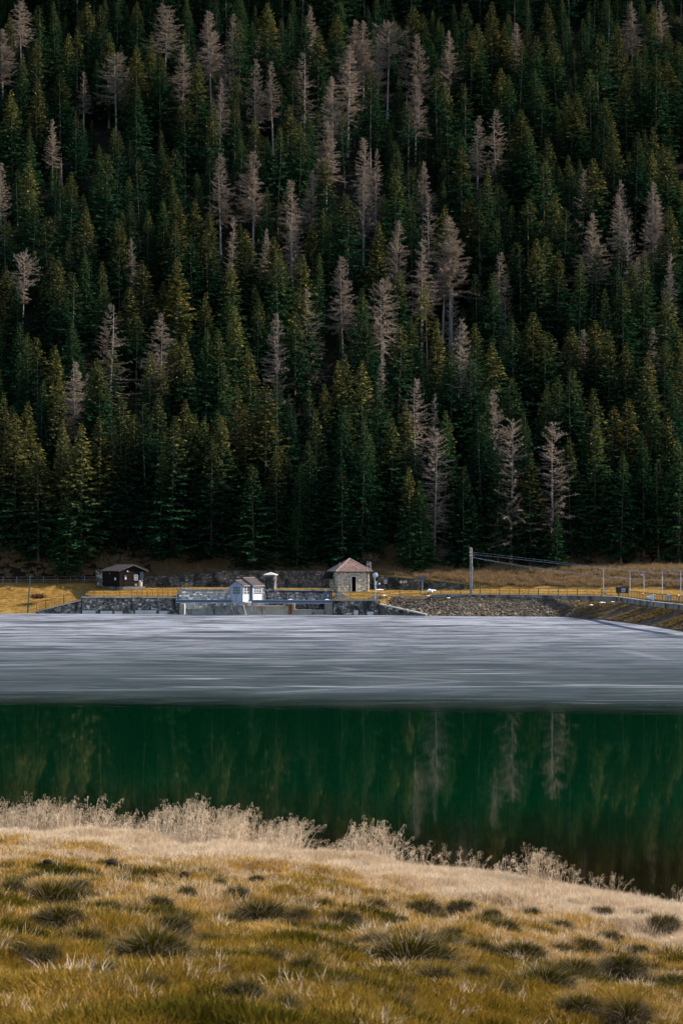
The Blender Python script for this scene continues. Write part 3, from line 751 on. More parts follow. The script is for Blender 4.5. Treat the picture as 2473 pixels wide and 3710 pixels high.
def masonry_wall(name, label, path, zb, zt, m, mortar, seed, sw=.34, sh=.24, depth=.6, cap=None, cat='wall', proud=.05, blocks=None, tone=(.30, 1.35), pale=.15):
    """stone wall along PATH [(x, y)...] facing the lake; zb, zt: bottom and top height at each path point.
    parts: backing, stonework (small stones, joined), coping, big corner blocks"""
    rg = random.Random(seed)
    x0, y0 = path[0]; root = empty(name, (x0, y0, min(zb)))
    cum = [0]
    for a, b in zip(path, path[1:]): cum.append(cum[-1]+math.hypot(b[0]-a[0], b[1]-a[1]))
    def P(u, z, off):
        x = np.interp(u, cum, [p[0] for p in path]); y = np.interp(u, cum, [p[1] for p in path])
        i = min(len(path)-2, max(0, int(np.searchsorted(cum, u, side='right')-1)))
        a, b = path[i], path[i+1]; l = math.hypot(b[0]-a[0], b[1]-a[1]); n = ((b[1]-a[1])/l, -(b[0]-a[0])/l)
        return (x+n[0]*off-x0, y+n[1]*off-y0, z-min(zb))
    bk = MB(); us = sorted(set(cum+list(np.arange(0, cum[-1], 3.0))))
    for a, b in zip(us, us[1:]):
        za0, za1 = np.interp(a, cum, zb), np.interp(a, cum, zt); zb0, zb1 = np.interp(b, cum, zb), np.interp(b, cum, zt)
        bk.hexa([P(a, za0, 0), P(b, zb0, 0), P(b, zb0, -depth), P(a, za0, -depth), P(a, za1, 0), P(b, zb1, 0), P(b, zb1, -depth), P(a, za1, -depth)])
    bk.build('backing', mortar, root)
    st = MB(); z = min(zb)
    skip = blocks or []
    while z < max(zt)-.08:
        h = sh*rg.uniform(.7, 1.3); u = rg.uniform(0, .2)
        while u < cum[-1]-.1:
            w = sw*rg.uniform(.55, 1.5); u2 = min(u+w, cum[-1]); um = (u+u2)/2
            lo, hi = np.interp(um, cum, zb), np.interp(um, cum, zt)
            if z+h*.5 > lo and z+h < hi+.02 and not any(b0 < um < b1 and z < c1 for (b0, b1, c1) in skip):
                g = .02; pr = proud*rg.uniform(.2, 1.6); j = lambda: rg.uniform(-.04, .04)*min(1, sh/.22)
                a0, a1, c0, c1 = u+g, u2-g, z+g+rg.uniform(-.05, .03), z+h-g+rg.uniform(-.03, .05)
                f1 = [P(a0+j(), c0+j(), 0), P(a1+j(), c0+j(), 0), P(a1+j(), c1+j(), 0), P(a0+j(), c1+j(), 0)]
                i_ = .035
                f2 = [P(a0+i_, c0+i_, pr), P(a1-i_, c0+i_, pr), P(a1-i_, c1-i_, pr*.8), P(a0+i_, c1-i_, pr*.8)]
                t = rg.uniform(*tone); t = t*2.1 if rg.random() < pale else t
                hue = rg.uniform(.0, .14)
                st.add(f1+f2, [(4, 5, 6, 7), (0, 1, 5, 4), (1, 2, 6, 5), (2, 3, 7, 6), (3, 0, 4, 7)], (t*(1+hue), t, t*(1-hue)))
            u = u2
        z += h
    o = st.build('stonework', m, root); o['kind'] = 'stuff'
    for (b0, b1, c1) in skip:                     # large pale concrete blocks at the waterline
        e = MB(); z0 = np.interp((b0+b1)/2, cum, zb)
        e.hexa([P(b0, z0, 0), P(b1, z0, 0), P(b1, z0, -.2), P(b0, z0, -.2), P(b0, c1, 0), P(b1, c1, 0), P(b1, c1, -.2), P(b0, c1, -.2)])
        for v_i, vv in enumerate(e.v):
            pass
        e2 = MB(); e2.hexa([P(b0+.03, z0, .09), P(b1-.03, z0, .09), P(b1-.03, z0, -.1), P(b0+.03, z0, -.1), P(b0+.03, c1-.03, .07), P(b1-.03, c1-.03, .07), P(b1-.03, c1-.03, -.1), P(b0+.03, c1-.03, -.1)])
        e2.build('block', M['concrete_pale'] if rg.random() < .6 else M['concrete'], root)
    if cap:
        cp = MB()
        for a, b in zip(us, us[1:]):
            za1, zb1 = np.interp(a, cum, zt), np.interp(b, cum, zt)
            cp.hexa([P(a, za1-.02, .12), P(b, zb1-.02, .12), P(b, zb1-.02, -depth-.02), P(a, za1-.02, -depth-.02), P(a, za1+.16, .12), P(b, zb1+.16, .12), P(b, zb1+.16, -depth-.02), P(a, za1+.16, -depth-.02)])
        cp.build('coping', cap, root)
    tag(root, label, cat, kind='thing'); return root

# front dam wall, left of the footbridge
YW = 306.6
p0, p1 = at(296, 2162, YW), at(646, 2163, YW-.7)
masonry_wall('dam_wall', 'low stone dam wall under the black railing, pale blocks at the ice', [(p0.x, p0.y), (p1.x, p1.y)], [-.2, -.2], [p0.z-.15, p1.z-.15], M['masonry'], M['mortar'], 1,
             cap=M['concrete'], blocks=[(.1, 2.2, .55), (2.9, 4.8, .48), (5.1, 6.4, .42), (7.6, 8.1, .5), (8.3, 11.6, .58), (12.0, 13.4, .5)], pale=.2)
q0, q1 = at(130, 2222, 306.9), at(295, 2176, 306.8)
masonry_wall('sloping_wing_wall', 'stone wing wall stepping down to the ice beside the mesh fence', [(q0.x, q0.y), (q1.x, q1.y)], [-.2, -.2], [.25, q1.z], M['masonry'], M['mortar'], 2, cap=M['concrete'])
# recessed wall behind the footbridge
YR = 306.0
r0, r1 = at(648, 2138, YR+.2), at(1204, 2141, YR-2.0)
masonry_wall('recessed_wall', 'tall pale mortared stone wall behind the footbridge', [(r0.x, r0.y), (at(960, 2138, YR-1).x, YR-1)], [-.2, -.2], [r0.z, Zat(2137, YR-1)], M['masonry_pale'], M['mortar_pale'], 3, cap=M['concrete'], pale=.3, tone=(.6, 1.4), sw=.42, sh=.3, proud=.07)
masonry_wall('recessed_wall', 'darker stone wall behind the footbridge between gatehouse and tiled hut', [(at(961, 2138, YR-1).x, YR-1), (r1.x, r1.y)], [-.2, -.2], [Zat(2139, YR-1), r1.z], M['masonry'], M['mortar'], 4, cap=M['concrete'], pale=.18)
# terrace wall under the tiled hut and its wing that runs down to the water
YT = 299.0
t0, t1, t2 = at(1206, 2173, YT), at(1372, 2173, YT-.3), at(1543, 2232, 294.8)
masonry_wall('terrace_wall', 'dark stone terrace wall with slab edge below the tiled hut', [(t0.x, t0.y), (t1.x, t1.y)], [-.2, -.2], [t0.z-.12, t1.z-.12], M['masonry'], M['mortar'], 5, cap=M['concrete'], pale=.16, blocks=[(3.1, 3.8, .75), (5.1, 6.1, .55)])
masonry_wall('wing_wall', 'dark stone wing wall slanting down below the rocky bank', [(t1.x+.1, t1.y), (t2.x, t2.y)], [-.2, -.25], [Zat(2191, YT-.3), .12], M['masonry'], M['mortar'], 6, cap=M['concrete'], pale=.16)
# retaining wall behind everything
RW = [(500, 2091, 2128, 324.5), (640, 2083, 2128, 325), (760, 2074, 2128, 325.5), (833, 2067, 2129, 325.5), (960, 2066, 2131, 325), (1181, 2068, 2133, 324), (1339, 2082, 2137, 322), (1480, 2096, 2136, 320), (1600, 2107, 2134, 318.5), (1716, 2121, 2132, 317)]
RW_ = [(a, b, c, d-1.4) for a, b, c, d in RW]
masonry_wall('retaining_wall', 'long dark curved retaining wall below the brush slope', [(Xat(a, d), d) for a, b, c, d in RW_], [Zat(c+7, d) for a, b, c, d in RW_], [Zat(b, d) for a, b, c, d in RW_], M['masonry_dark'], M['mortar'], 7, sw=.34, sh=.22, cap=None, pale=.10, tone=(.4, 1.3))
x_, y_ = Xat(345, 322.5), 322.5
masonry_wall('rubble_wall', 'short rough stone wall end behind the timber hut', [(x_, y_+.2), (Xat(372, 322), 322)], [Zat(2122, 322)]*2, [Zat(2067, 322), Zat(2072, 322)], M['masonry'], M['mortar'], 8, pale=.25)

# concrete spillway bays and piers under the footbridge
def px_box(b, x0, x1, y0, y1, Y, depth, t=1.0, top_shift=0):
    a = at(x0, y1, Y); c = at(x1, y0, Y)
    b.hexa([(a.x, Y, a.z), (c.x, Y, a.z), (c.x, Y+depth, a.z), (a.x, Y+depth, a.z), (a.x, Y+top_shift, c.z), (c.x, Y+top_shift, c.z), (c.x, Y+depth, c.z), (a.x, Y+depth, c.z)], t)
YS = 301.5
sw = empty('spillway', (Xat(920, YS), YS, 0)); off = (-sw.location.x, -sw.location.y, 0)
for nm, x0, x1, y0, y1, dep, mt in (('weir_wall', 672, 757, 2204, 2232, 1.2, 'concrete'), ('gate_sill', 773, 834, 2196, 2232, 1.4, 'concrete'), ('gate_sill', 841, 855, 2200, 2232, 1.2, 'concrete'),
                                ('gate_sill', 868, 1043, 2195, 2234, 1.6, 'concrete_rust'), ('pier', 1043, 1067, 2188, 2234, 3.0, 'concrete_rust'), ('weir_wall', 1067.5, 1178, 2209, 2234, 1.0, 'concrete')):
    b = MB(); px_box(b, x0, x1, y0, y1, YS, dep); b.build(nm, M[mt], sw, off)
for x0, x1, xt0, xt1 in ((756, 773, 752, 781), (1172, 1205, 1176, 1204)):          # tapered piers
    b = MB(); a = at(x0, 2234, YS-.4); c = at(x1, 2234, YS-.4); e = at(xt0, 2186, YS-.4); g = at(xt1, 2186, YS-.4)
    b.hexa([(a.x, YS-.4, a.z), (c.x, YS-.4, a.z), (c.x, YS+2.6, a.z), (a.x, YS+2.6, a.z), (e.x, YS-.4, e.z), (g.x, YS-.4, e.z), (g.x, YS+2.6, e.z), (e.x, YS+2.6, e.z)])
    b.build('pier', M['concrete'], sw, off)
b = MB(); px_box(b, 653, 668, 2188, 2232, YS+1.2, 2.5); b.build('pier', M['concrete'], sw, off)
b = MB(); px_box(b, 670, 1204, 2233, 2240, YS-.2, 5.0); b.build('apron', M['concrete'], sw, off)
tag(sw, 'rust-streaked concrete spillway with gate bays under the footbridge', 'spillway', kind='thing')

# ------------------------------------------------------------------ railings and fences
def railing(name, label, posts, h, mt, pw=.05, rw=.045, rails=(0.0, .5, 1.0), cat='railing', thick=(), group=None, heights=None, rail_mat=None, wire=None, yaw=None):
    "POSTS: world points at the feet; each post and each length of rail is a part"
    root = empty(name, posts[0]); o0 = Vector(posts[0])
    pm = {}
    for i, p in enumerate(posts):
        hh = heights[i] if heights else h; w = pw*(2.2 if i in thick else 1)
        key = (round(hh, 2), w)
        if key not in pm: pm[key] = one_mesh(lambda b: b.box((0, 0, hh/2), (w, w, hh)), 'post', M[mt])
        link('post', pm[key], root, Vector(p)-o0)
    for r in rails:
        for i, (a, b_) in enumerate(zip(posts, posts[1:])):
            ha = heights[i] if heights else h; hb = heights[i+1] if heights else h
            bb = MB(); A = Vector(a)-o0+Vector((0, 0, .06+(ha-.09)*r)); B = Vector(b_)-o0+Vector((0, 0, .06+(hb-.09)*r))
            bb.beam(A, B, rw*.8, rw); bb.build('rail', M[rail_mat or mt], root)
    if wire:
        bb = MB()
        for i, (a, b_) in enumerate(zip(posts, posts[1:])):
            A = Vector(a)-o0; B = Vector(b_)-o0; n = max(2, int((B-A).length/wire))
            for k in range(1, n):
                q = A.lerp(B, k/n); hh = (heights[i] if heights else h)
                bb.beam(q+Vector((0, .0, .04)), q+Vector((0, 0, hh-.04)), .008, .008) if False else bb.tube(q+Vector((0, 0, .05)), q+Vector((0, 0, hh-.05)), .007, .007, 3)
            for k in range(1, 7):
                hh = (heights[i] if heights else h); z = Vector((0, 0, hh*k/7)); bb.tube(A+z, B+z, .006, .006, 3)
        o = bb.build('wire_mesh', M['steel_pale'] if mt != 'green_paint' else M['black_green'], root); o['kind'] = 'stuff'
    tag(root, label, cat, group); return root
YL = 306.3
ps = [at(x, 2161, YL) for x in (304, 339, 377, 434, 477, 497, 516, 535, 553, 571, 590, 609, 627, 645)]
railing('railing', 'black railing of many posts along the top of the low dam wall', ps, 1.08, 'black_green', thick=(0,))
ps = [at(x, y, 307.0) for x, y in ((105, 2219), (134, 2219), (166, 2215), (199.7, 2203), (232, 2195), (265.7, 2181), (298.5, 2177))]
railing('mesh_fence', 'green post and wire mesh fence stepping down to the ice', ps, 1.5, 'green_paint', thick=(2, 4, 6), rails=(1.0,), cat='fence', wire=.25, heights=[1.4, 1.4, 1.7, 1.55, 1.65, 1.4, 1.75])
ps = [Vector((Xat(x, 326), 326, Zat(2118, 326)-.1)) for x in (-30, 12, 61, 110, 158, 210, 257, 307, 351)]
railing('wire_fence', 'thin grey wire fence along the top of the golden field', ps, 1.4, 'steel_pale', pw=.045, rw=.015, rails=(.33, .66, 1.0), cat='fence')
b = MB(); a = at(101, 2221, 307.4); c = at(110, 2085, 307.4); b.tube((0, 0, 0), c-a, .10, .085, 8)
g = empty('leaning_post', a); b.build('shaft', M['green_paint'], g); b = MB(); b.box(tuple((c-a)+Vector((0, 0, .03))), (.22, .22, .06)); b.build('cap', M['black_green'], g)
tag(g, 'tall green steel post leaning at the left water edge', 'post')

YB = 299.6                                             # footbridge
fb = empty('footbridge', at(635, 2183, YB)); o0 = fb.location.copy()
def loc(p): return Vector(p)-o0
b = MB()
za, zb_ = Zat(2173.5, YB), Zat(2183, YB)
for yy in (YB, YB+1.5):
    A = Vector((Xat(636, YB), yy, 0)); B = Vector((Xat(1204, YB), yy-.4, 0))
    hi = Zat(2174, YB); lo = Zat(2183, YB)
    b = MB(); b.beam(loc(A+Vector((0, 0, (hi+lo)/2))), loc(B+Vector((0, 0, (hi+lo)/2-.1))), .06, hi-lo-.06); b.build('girder', M['blue_paint' if yy == YB else 'steel_blue'], fb)
    b = MB(); b.beam(loc(A+Vector((0, -.05, lo))), loc(B+Vector((0, -.05, lo-.1))), .2, .07); b.build('bottom_flange', M['steel_pale'], fb)
b = MB(); b.beam(loc((Xat(636, YB), YB+.75, Zat(2173, YB))), loc((Xat(1204, YB), YB+.35, Zat(2175.3, YB))), 1.55, .07); b.build('deck', M['steel_blue'], fb)
for x in (755, 965, 1052):                           # saddle brackets
    b = MB(); c = at(x, 2185, YB); w = .52
    b.add([loc((c.x-w, YB-.1, c.z+.08)), loc((c.x+w, YB-.1, c.z+.08)), loc((c.x+w*.5, YB-.1, c.z-.16)), loc((c.x-w*.5, YB-.1, c.z-.16)), loc((c.x-w, YB+.6, c.z+.08)), loc((c.x+w, YB+.6, c.z+.08)), loc((c.x+w*.5, YB+.6, c.z-.16)), loc((c.x-w*.5, YB+.6, c.z-.16))],
          [(0, 1, 2, 3), (7, 6, 5, 4), (0, 4, 5, 1), (1, 5, 6, 2), (2, 6, 7, 3), (3, 7, 4, 0)])
    b.build('bracket', M['steel_pale'], fb)
for x in (780, 1052, 1184):
    b = MB(); c = at(x, 2173, YB); b.add([loc((c.x-.42, YB-.04, c.z)), loc((c.x+.42, YB-.04, c.z)), loc((c.x+.42, YB+.5, c.z)), loc((c.x-.42, YB+.5, c.z)), loc((c.x, YB+.2, c.z+.14))], [(0, 1, 4), (1, 2, 4), (2, 3, 4), (3, 0, 4)])
    b.build('bearing_cover', M['snow'], fb)
tag(fb, 'blue-grey steel footbridge on concrete piers over the spillway', 'footbridge')
for lab, xs_ in (('pale steel railing on the footbridge before the gatehouse', (640, 668, 700, 740, 782, 797, 810, 829)), ('pale steel railing on the footbridge past the gatehouse', (884, 897, 906, 921, 933, 948, 962, 985, 1010, 1042, 1061, 1076, 1121, 1128, 1166, 1196))):
    railing('railing', lab, [at(x, 2173+1.5*(x-640)/560, YB+.03) for x in xs_], .98, 'steel_pale', pw=.05, rw=.04, rails=(.48, 1.0), rail_mat='steel_blue', group='footbridge railings')
ca = empty('control_cabinet', at(1180, 2174, YB+.1)); b = MB(); b.box((0, .2, .78), (.52, .4, 1.05)); b.build('case', M['blue_paint'], ca)
b = MB(); b.box((0, -.012, .78), (.46, .02, .97)); b.build('door', M['blue_paint'], ca); b = MB()
for sx in (-.18, .18): b.box((sx, .2, .13), (.06, .06, .26))
b.build('stand', M['steel_pale'], ca); b = MB(); b.tube((.30, .1, .5), (.30, .1, .8), .07, .07, 8); b.build('conduit', M['steel_pale'], ca); b = MB(); b.tube((0, .2, 1.3), (0, .2, 1.75), .015); b.build('antenna', M['steel_pale'], ca)
tag(ca, 'blue steel control cabinet on stand at the footbridge end', 'cabinet')

# railing on the ledge in front of the tiled hut, terrace railing, crest railing
ps = [Vector((Xat(x, 304.6), 304.6, Zat(2138.5+1.0*(x-1040)/230, 304.6))) for x in (1008, 1040, 1084, 1129, 1164, 1201, 1222, 1269)]
railing('railing', 'dark railing on the ledge passing before the tiled hut', ps, .92, 'black_green', pw=.05, rw=.05)
ps = [at(x, 2172, YT-.05) for x in (1209, 1219, 1240, 1268, 1317, 1363, 1374)]
railing('railing', 'green railing along the edge of the terrace wall', ps, 1.06, 'green_paint', rw=.06, thick=(5,))
ps = [at(x, 2137, 303.5) for x in (640, 655, 668, 683, 701)]
railing('mesh_fence', 'thin dark mesh fence panel above the footbridge\'s far end', ps, 1.35, 'black_green', pw=.04, rw=.03, rails=(0, 1.0), cat='fence', wire=.35)
g = empty('pipe_frame', at(655, 2137, 305)); b = MB()
for x in (0, .95): b.tube((x, 0, -.25), (x, 0, .28), .03)
b.tube((0, 0, .28), (.95, 0, .28), .03); b.build('hoop', M['steel_pale'], g); b = MB(); b.tube((.95, 0, .0), (2.0, 0, .0), .03); b.tube((2.0, 0, -.1), (2.0, 0, .3), .03); b.build('arm', M['steel_pale'], g)
tag(g, 'pale bent pipe hoop on the wall behind the footbridge', 'pipe')

CREST = [(1378, 2164, 302.0), (1410, 2160, 301.5), (1447, 2157, 301), (1522, 2153, 300.5), (1600, 2152.5, 300), (1738, 2153, 298.8), (1950, 2155, 296.0), (2119, 2158, 291.5), (2178, 2159.5, 286.5), (2240, 2162, 277.5), (2338, 2176.5, 252), (2400, 2183, 241.5), (2473, 2190.5, 231), (2560, 2200, 220)]
def crest(px):
    y = np.interp(px, [c[0] for c in CREST], [c[1] for c in CREST]); d = np.interp(px, [c[0] for c in CREST], [c[2] for c in CREST])
    return at(px, float(y), float(d))
ps = [crest(x) for x in (1378, 1410.5, 1447, 1486, 1522, 1560.5, 1595.7, 1631, 1667.6, 1702, 1738, 1773.6, 1808, 1843.7, 1880, 1914, 1949, 1985, 2020, 2054, 2089, 2125, 2178, 2210.6, 2238)]
railing('railing', 'long green railing along the crest of the dam bank', ps, .98, 'green_paint', pw=.05, rw=.045, rails=(.1, .55, 1.0), thick=tuple(range(2, 25, 2)))
pk = empty('picket_fence', crest(2241)); o0 = pk.location.copy(); pm = one_mesh(lambda b: b.box((0, 0, .56), (.055, .04, 1.04)), 'picket', M['black_green'])
xs_ = np.arange(2241, 2540, 5.6); ps = [crest(float(x)) for x in xs_]
for p in ps: link('picket', pm, pk, p-o0)
for r in (.18, .98):
    b = MB()
    for a, c in zip(ps[::4], ps[4::4]): b.beam(a-o0+Vector((0, .03, r)), c-o0+Vector((0, .03, r)), .035, .05)
    b.build('rail', M['black_green'], pk)
tag(pk, 'dark picket fence along the curving crest road', 'fence')
# crest kerb: concrete capped parapet below the railing
b = MB(); b2 = MB(); xs_ = list(np.arange(1565, 2560, 30)); ps = [crest(float(x)) for x in xs_]
for i, (a, c) in enumerate(zip(ps, ps[1:])):
    d = (c-a).normalized(); n = Vector((d.y, -d.x, 0))
    for bb, o_, lo, hi, dep in ((b, .10, -.62, -.05, .35), (b2, .17, -.05, .03, .5)):
        P_ = [a+n*o_, c+n*o_, c+n*(o_-dep), a+n*(o_-dep)]
        bb.hexa([q+Vector((0, 0, lo)) for q in P_]+[q+Vector((0, 0, hi)) for q in P_])
kb = empty('crest_parapet', (0, 0, 0)); b.build('parapet_face', M['parapet'], kb); b2.build('coping', M['concrete'], kb); tag(kb, 'low weathered concrete parapet below the crest railing', 'parapet', kind='thing')

# ------------------------------------------------------------------ rocky bank
def rock_mesh(seed):
    bm = bmesh.new(); bmesh.ops.create_icosphere(bm, subdivisions=1 if seed % 2 else 2, radius=.5); rg = random.Random(seed)
    ax = Vector((rg.uniform(.85, 1.3), rg.uniform(.7, 1.1), rg.uniform(.4, .65)))
    for q in bm.verts:
        k = rg.uniform(.80, 1.12); q.co = Vector((q.co.x*ax.x*k, q.co.y*ax.y*k, q.co.z*ax.z*k))
    me = bpy.data.meshes.new('stone'); bm.to_mesh(me); bm.free()
    t = rg.choice([.55, .8, 1.0, 1.25, 1.6, 1.9]); a = me.color_attributes.new('tint', 'FLOAT_COLOR', 'POINT')
    a.data.foreach_set('color', [t*1.02, t, t*.96, 1]*len(me.vertices)); me.materials.append(M['rock']); return me
RM = [rock_mesh(i) for i in range(12)]
bank = empty('rocky_bank', (20, 296, 0)); tag(bank, 'slope of loose pale stones between the ice and the crest parapet', 'bank', kind='structure')
del bank['category']
s0, s1 = CUM[11]-2.5, CUM[13]+2; n = 0; rb = random.Random(9); small = MB()
pos = []
def bank_pt():
    s = rb.uniform(s0, s1); d = 6.3*rb.random()**1.25; return s, d
while n < 290:
    s, d = bank_pt(); x, y, z = loft(s, d); px = CX+x/y*F
    k = rb.uniform(.26, .62)*(1.15-.06*d)
    if d > 3.5 and rb.random() < .55: continue
    if float(vnoise(x, z*2, .35, 40)) < .36: continue
    if any((x-a)**2+(y-b_)**2+(z-c)**2 < (.42*(k+kk))**2 for a, b_, c, kk in pos): continue
    if px < 1400 or (px < 1540 and z < (2191-(px-1372)*-.24-HY)*0+.9-(px-1400)/140*.9+.2): continue
    pos.append((x, y, z, k)); o = link('stone', RM[rb.randrange(12)], bank, (x-20, y-296, z+.08*k)); o.rotation_euler = (rb.gauss(.4, .3), rb.gauss(0, .3), rb.uniform(0, 6.28)); o.scale = (k*rb.uniform(.9, 1.3), k, k); n += 1
V = []; Fc = []; T = []
ico = bmesh.new(); bmesh.ops.create_icosphere(ico, subdivisions=1, radius=.5); iv = [q.co.copy() for q in ico.verts]; ico.verts.index_update(); fi = [[q.index for q in f_.verts] for f_ in ico.faces]; ico.free()
def rubble(s_lo, s_hi, dmax, count, k0, k1, thr=.30):
    for _ in range(count):
        s = rb.uniform(s_lo, s_hi); d = dmax*rb.random()**1.1; x, y, z = loft(s, d)
        if float(vnoise(x*1.0, z*2+y*.3, .5, 41)) < thr: continue
        k = rb.uniform(k0, k1); t = rb.uniform(.3, 1.2)*(1.7 if rb.random() < .12 else 1); b0 = len(V); an = rb.uniform(0, 6.28); c, s_ = math.cos(an), math.sin(an)
        for q in iv:
            w = rb.uniform(.75, 1.15)*k; V.append((x-20+(q.x*c-q.y*s_)*w*1.2, y-296+(q.x*s_+q.y*c)*w, z+q.z*w*.75)); T.append((t*1.02, t, t*.95))
        Fc.extend([[b0+i for i in f_] for f_ in fi])
rubble(s0, s1, 6.5, 6500, .08, .34, .12)
rubble(CUM[13], CUM[17]+10, 4.6, 3600, .05, .17, .30)
o = link('rubble', mesh_np('rubble', V, Fc, M['rock'], T), bank); o['kind'] = 'stuff'
# mossy grass strips on the right bank
P = []; rgm = np.random.default_rng(8)
for _ in range(2600):
    s = rgm.uniform(CUM[13]-2, CUM[17]+12); d = rgm.uniform(.3, 4.6); x, y, z = loft(s, d)
    st = math.sin((s*.55-d*1.3)*.9)*.5+.5; w = float(vnoise(s*.8-d*1.6, d*.15, .6, 44))
    if w*.8+.2*st < .50 and not (CUM[13]+3 < s-d*.9 < CUM[13]+6): continue
    P.append((x, y, z))
MG = [src_obj('moss', blade_mesh('bank_tuft', 40, .5, .10, .28, .3, 1.1, .035, M['gold2'], 330+i)) for i in range(2)]
n = len(P); rot = np.zeros((n, 3)); rot[:, 2] = rgm.uniform(0, 6.28, n); s_ = rgm.uniform(.5, 1.0, n)
o = instancer('bank_grass', P, rot, np.column_stack([s_, s_, s_*.7]), rgm.integers(0, 2, n), MG); tag(o, 'golden grass streaks on the right bank above the ice')

# ------------------------------------------------------------------ timber hut
YH = 317.0
cn = at(433, 2125, YH); HG = math.radians(34)
hut = empty('timber_hut', cn, HG)     # local x along the gable to the right, local y along the long side, back
GW, HL, EH, RH = 4.6, 5.6, 2.55, 3.42
b = MB(); b.add([(0, 0, -.3), (GW, 0, -.3), (GW, HL, -.3), (0, HL, -.3), (0, 0, EH), (GW, 0, EH), (GW, HL, EH), (0, HL, EH), (GW/2, 0, RH-.08), (GW/2, HL, RH-.08)],
               [(0, 1, 5, 8, 4), (1, 2, 6, 5), (2, 3, 7, 9, 6), (3, 0, 4, 7)]); b.build('wall', M['tar_wood'], hut)
for f_, nm in ((0, 'gable'), (1, 'side')):                        # horizontal boards, each course a part
    z = 0.0; k = 0
    while z < (RH if f_ == 0 else EH)-.2:
        b = MB(); h = .235
        if f_ == 0:
            lim = lambda zz: max(0, (zz-EH)/(RH-EH)*GW/2) if zz > EH else 0
            l0, l1 = lim(z+h-.02), lim(z+h-.02)
            if GW-2*l0 < .4: break
            b.box((GW/2, -.02, z+h/2-.01), (GW-2*l0-.06, .04, h-.025), t=R.uniform(.7, 1.7))
        else: b.box((-.02, HL/2, z+h/2-.01), (.04, HL-.06, h-.025), t=R.uniform(.7, 1.4))
        b.build('board', M['tar_wood'], hut); z += h
ov = .38; sl = (RH-EH)/(GW/2)
rf = empty('roof', (0, 0, 0)); rf.parent = hut
for sgn, nm in ((-1, 'left'), (1, 'right')):
    xe = GW/2+sgn*(GW/2+ov); ze = EH-ov*sl
    b = MB(); b.hexa([(GW/2, -.45, RH), (xe, -.45, ze), (xe, HL+.4, ze), (GW/2, HL+.4, RH), (GW/2, -.45, RH+.10), (xe, -.45, ze+.10), (xe, HL+.4, ze+.10), (GW/2, HL+.4, RH+.10)]); b.build('roof_slope', M['hut_roof'], rf)
    for k in range(1, 15):
        y = -.45+k*(HL+.85)/15; b = MB(); b.beam((GW/2, y, RH+.115), (xe, y, ze+.115), .05, .035); b.build('batten', M['hut_roof'], rf)
    b = MB(); b.beam((GW/2, -.47, RH+.03), (xe, -.47, ze+.03), .04, .2); b.build('bargeboard', M['hut_roof'], rf)
def on_gable(nm, x0, x1, z0, z1, mt, par=hut, d=.05, dep=.05):
    b = MB(); b.box(((x0+x1)/2, -d-dep/2, (z0+z1)/2), (x1-x0, dep, z1-z0)); return b.build(nm, M[mt], par)
def on_side(nm, y0, y1, z0, z1, mt, par=hut, d=.05, dep=.05):
    b = MB(); b.box((-d-dep/2, (y0+y1)/2, (z0+z1)/2), (dep, y1-y0, z1-z0)); return b.build(nm, M[mt], par)
w_ = on_gable('window', 2.60, 3.22, 1.0, 1.85, 'glass')
for x in (2.60, 2.91, 3.18): b = MB(); b.box((x+.02, -.11, 1.425), (.05, .03, .87)); b.build('frame', M['white_paint'], w_)
for z in (1.0, 1.42, 1.84): b = MB(); b.box((2.91, -.117, z), (.62, .03, .04)); b.build('muntin', M['white_paint'], w_)
d_ = on_gable('door', .75, 1.62, .02, 2.0, 'tar_wood')
p_ = on_gable('poster', .86, 1.26, 1.12, 1.75, 'blue_paint', d=.104, dep=.012); o = on_gable('notice_panel', .95, 1.17, 1.12, 1.45, 'white_paint', p_, d=.118, dep=.008)
l_ = empty('lamp', (1.32, -.2, 2.42)); l_.parent = hut; b = MB(); b.tube((0, 0, -.05), (0, 0, .09), .15, .09, 10); b.build('lamp_shade', M['white_paint'], l_); b = MB(); b.tube((0, .2, .05), (0, 0, .05), .02); b.build('bracket', M['dark'], l_)
v_ = on_gable('vent', 2.75, 3.12, .08, .42, 'concrete'); 
for z in (.16, .25, .34): on_gable('slat', 2.80, 3.07, z-.02, z+.02, 'dark', v_, d=.105, dep=.01)
on_side('notice', 1.05, 1.5, 1.0, 1.42, 'white_paint'); on_side('lamp_box', 3.15, 3.3, 2.02, 2.14, 'white_paint')
b = MB(); b.box((GW/2, HL/2, -.32), (GW+.2, HL+.2, .6)); b.build('plinth', M['masonry_dark'], hut)
tag(hut, 'dark timber hut with charcoal gabled roof on the golden field', 'hut')
bn = empty('litter_barrel', at(509, 2125, 316.5)); b = MB(); b.tube((0, 0, 0), (0, 0, .72), .26, .28, 12); b.build('drum', surf('beige_drum', (.42, .34, .26), (.50, .42, .33)), bn); b = MB(); b.box((-.05, 0, .86), (.30, .3, .3), .4); b.build('grey_bag', M['steel_pale'], bn); tag(bn, 'pale beige barrel with a grey bag beside the timber hut', 'barrel')
sg = empty('notice_board', at(514, 2126, 315.5)); b = MB(); b.tube((.08, .03, 0), (.08, .03, 2.35), .035); b.build('post', M['steel_pale'], sg); b = MB(); b.box((0, 0, 1.85), (.55, .05, .95)); b.build('panel', M['blue_paint'], sg); b = MB(); b.box((.0, -.03, 1.85), (.50, .01, .03)); b.build('seam', M['steel_blue'], sg); tag(sg, 'blue-grey notice board on a post at the timber hut\'s corner', 'sign')

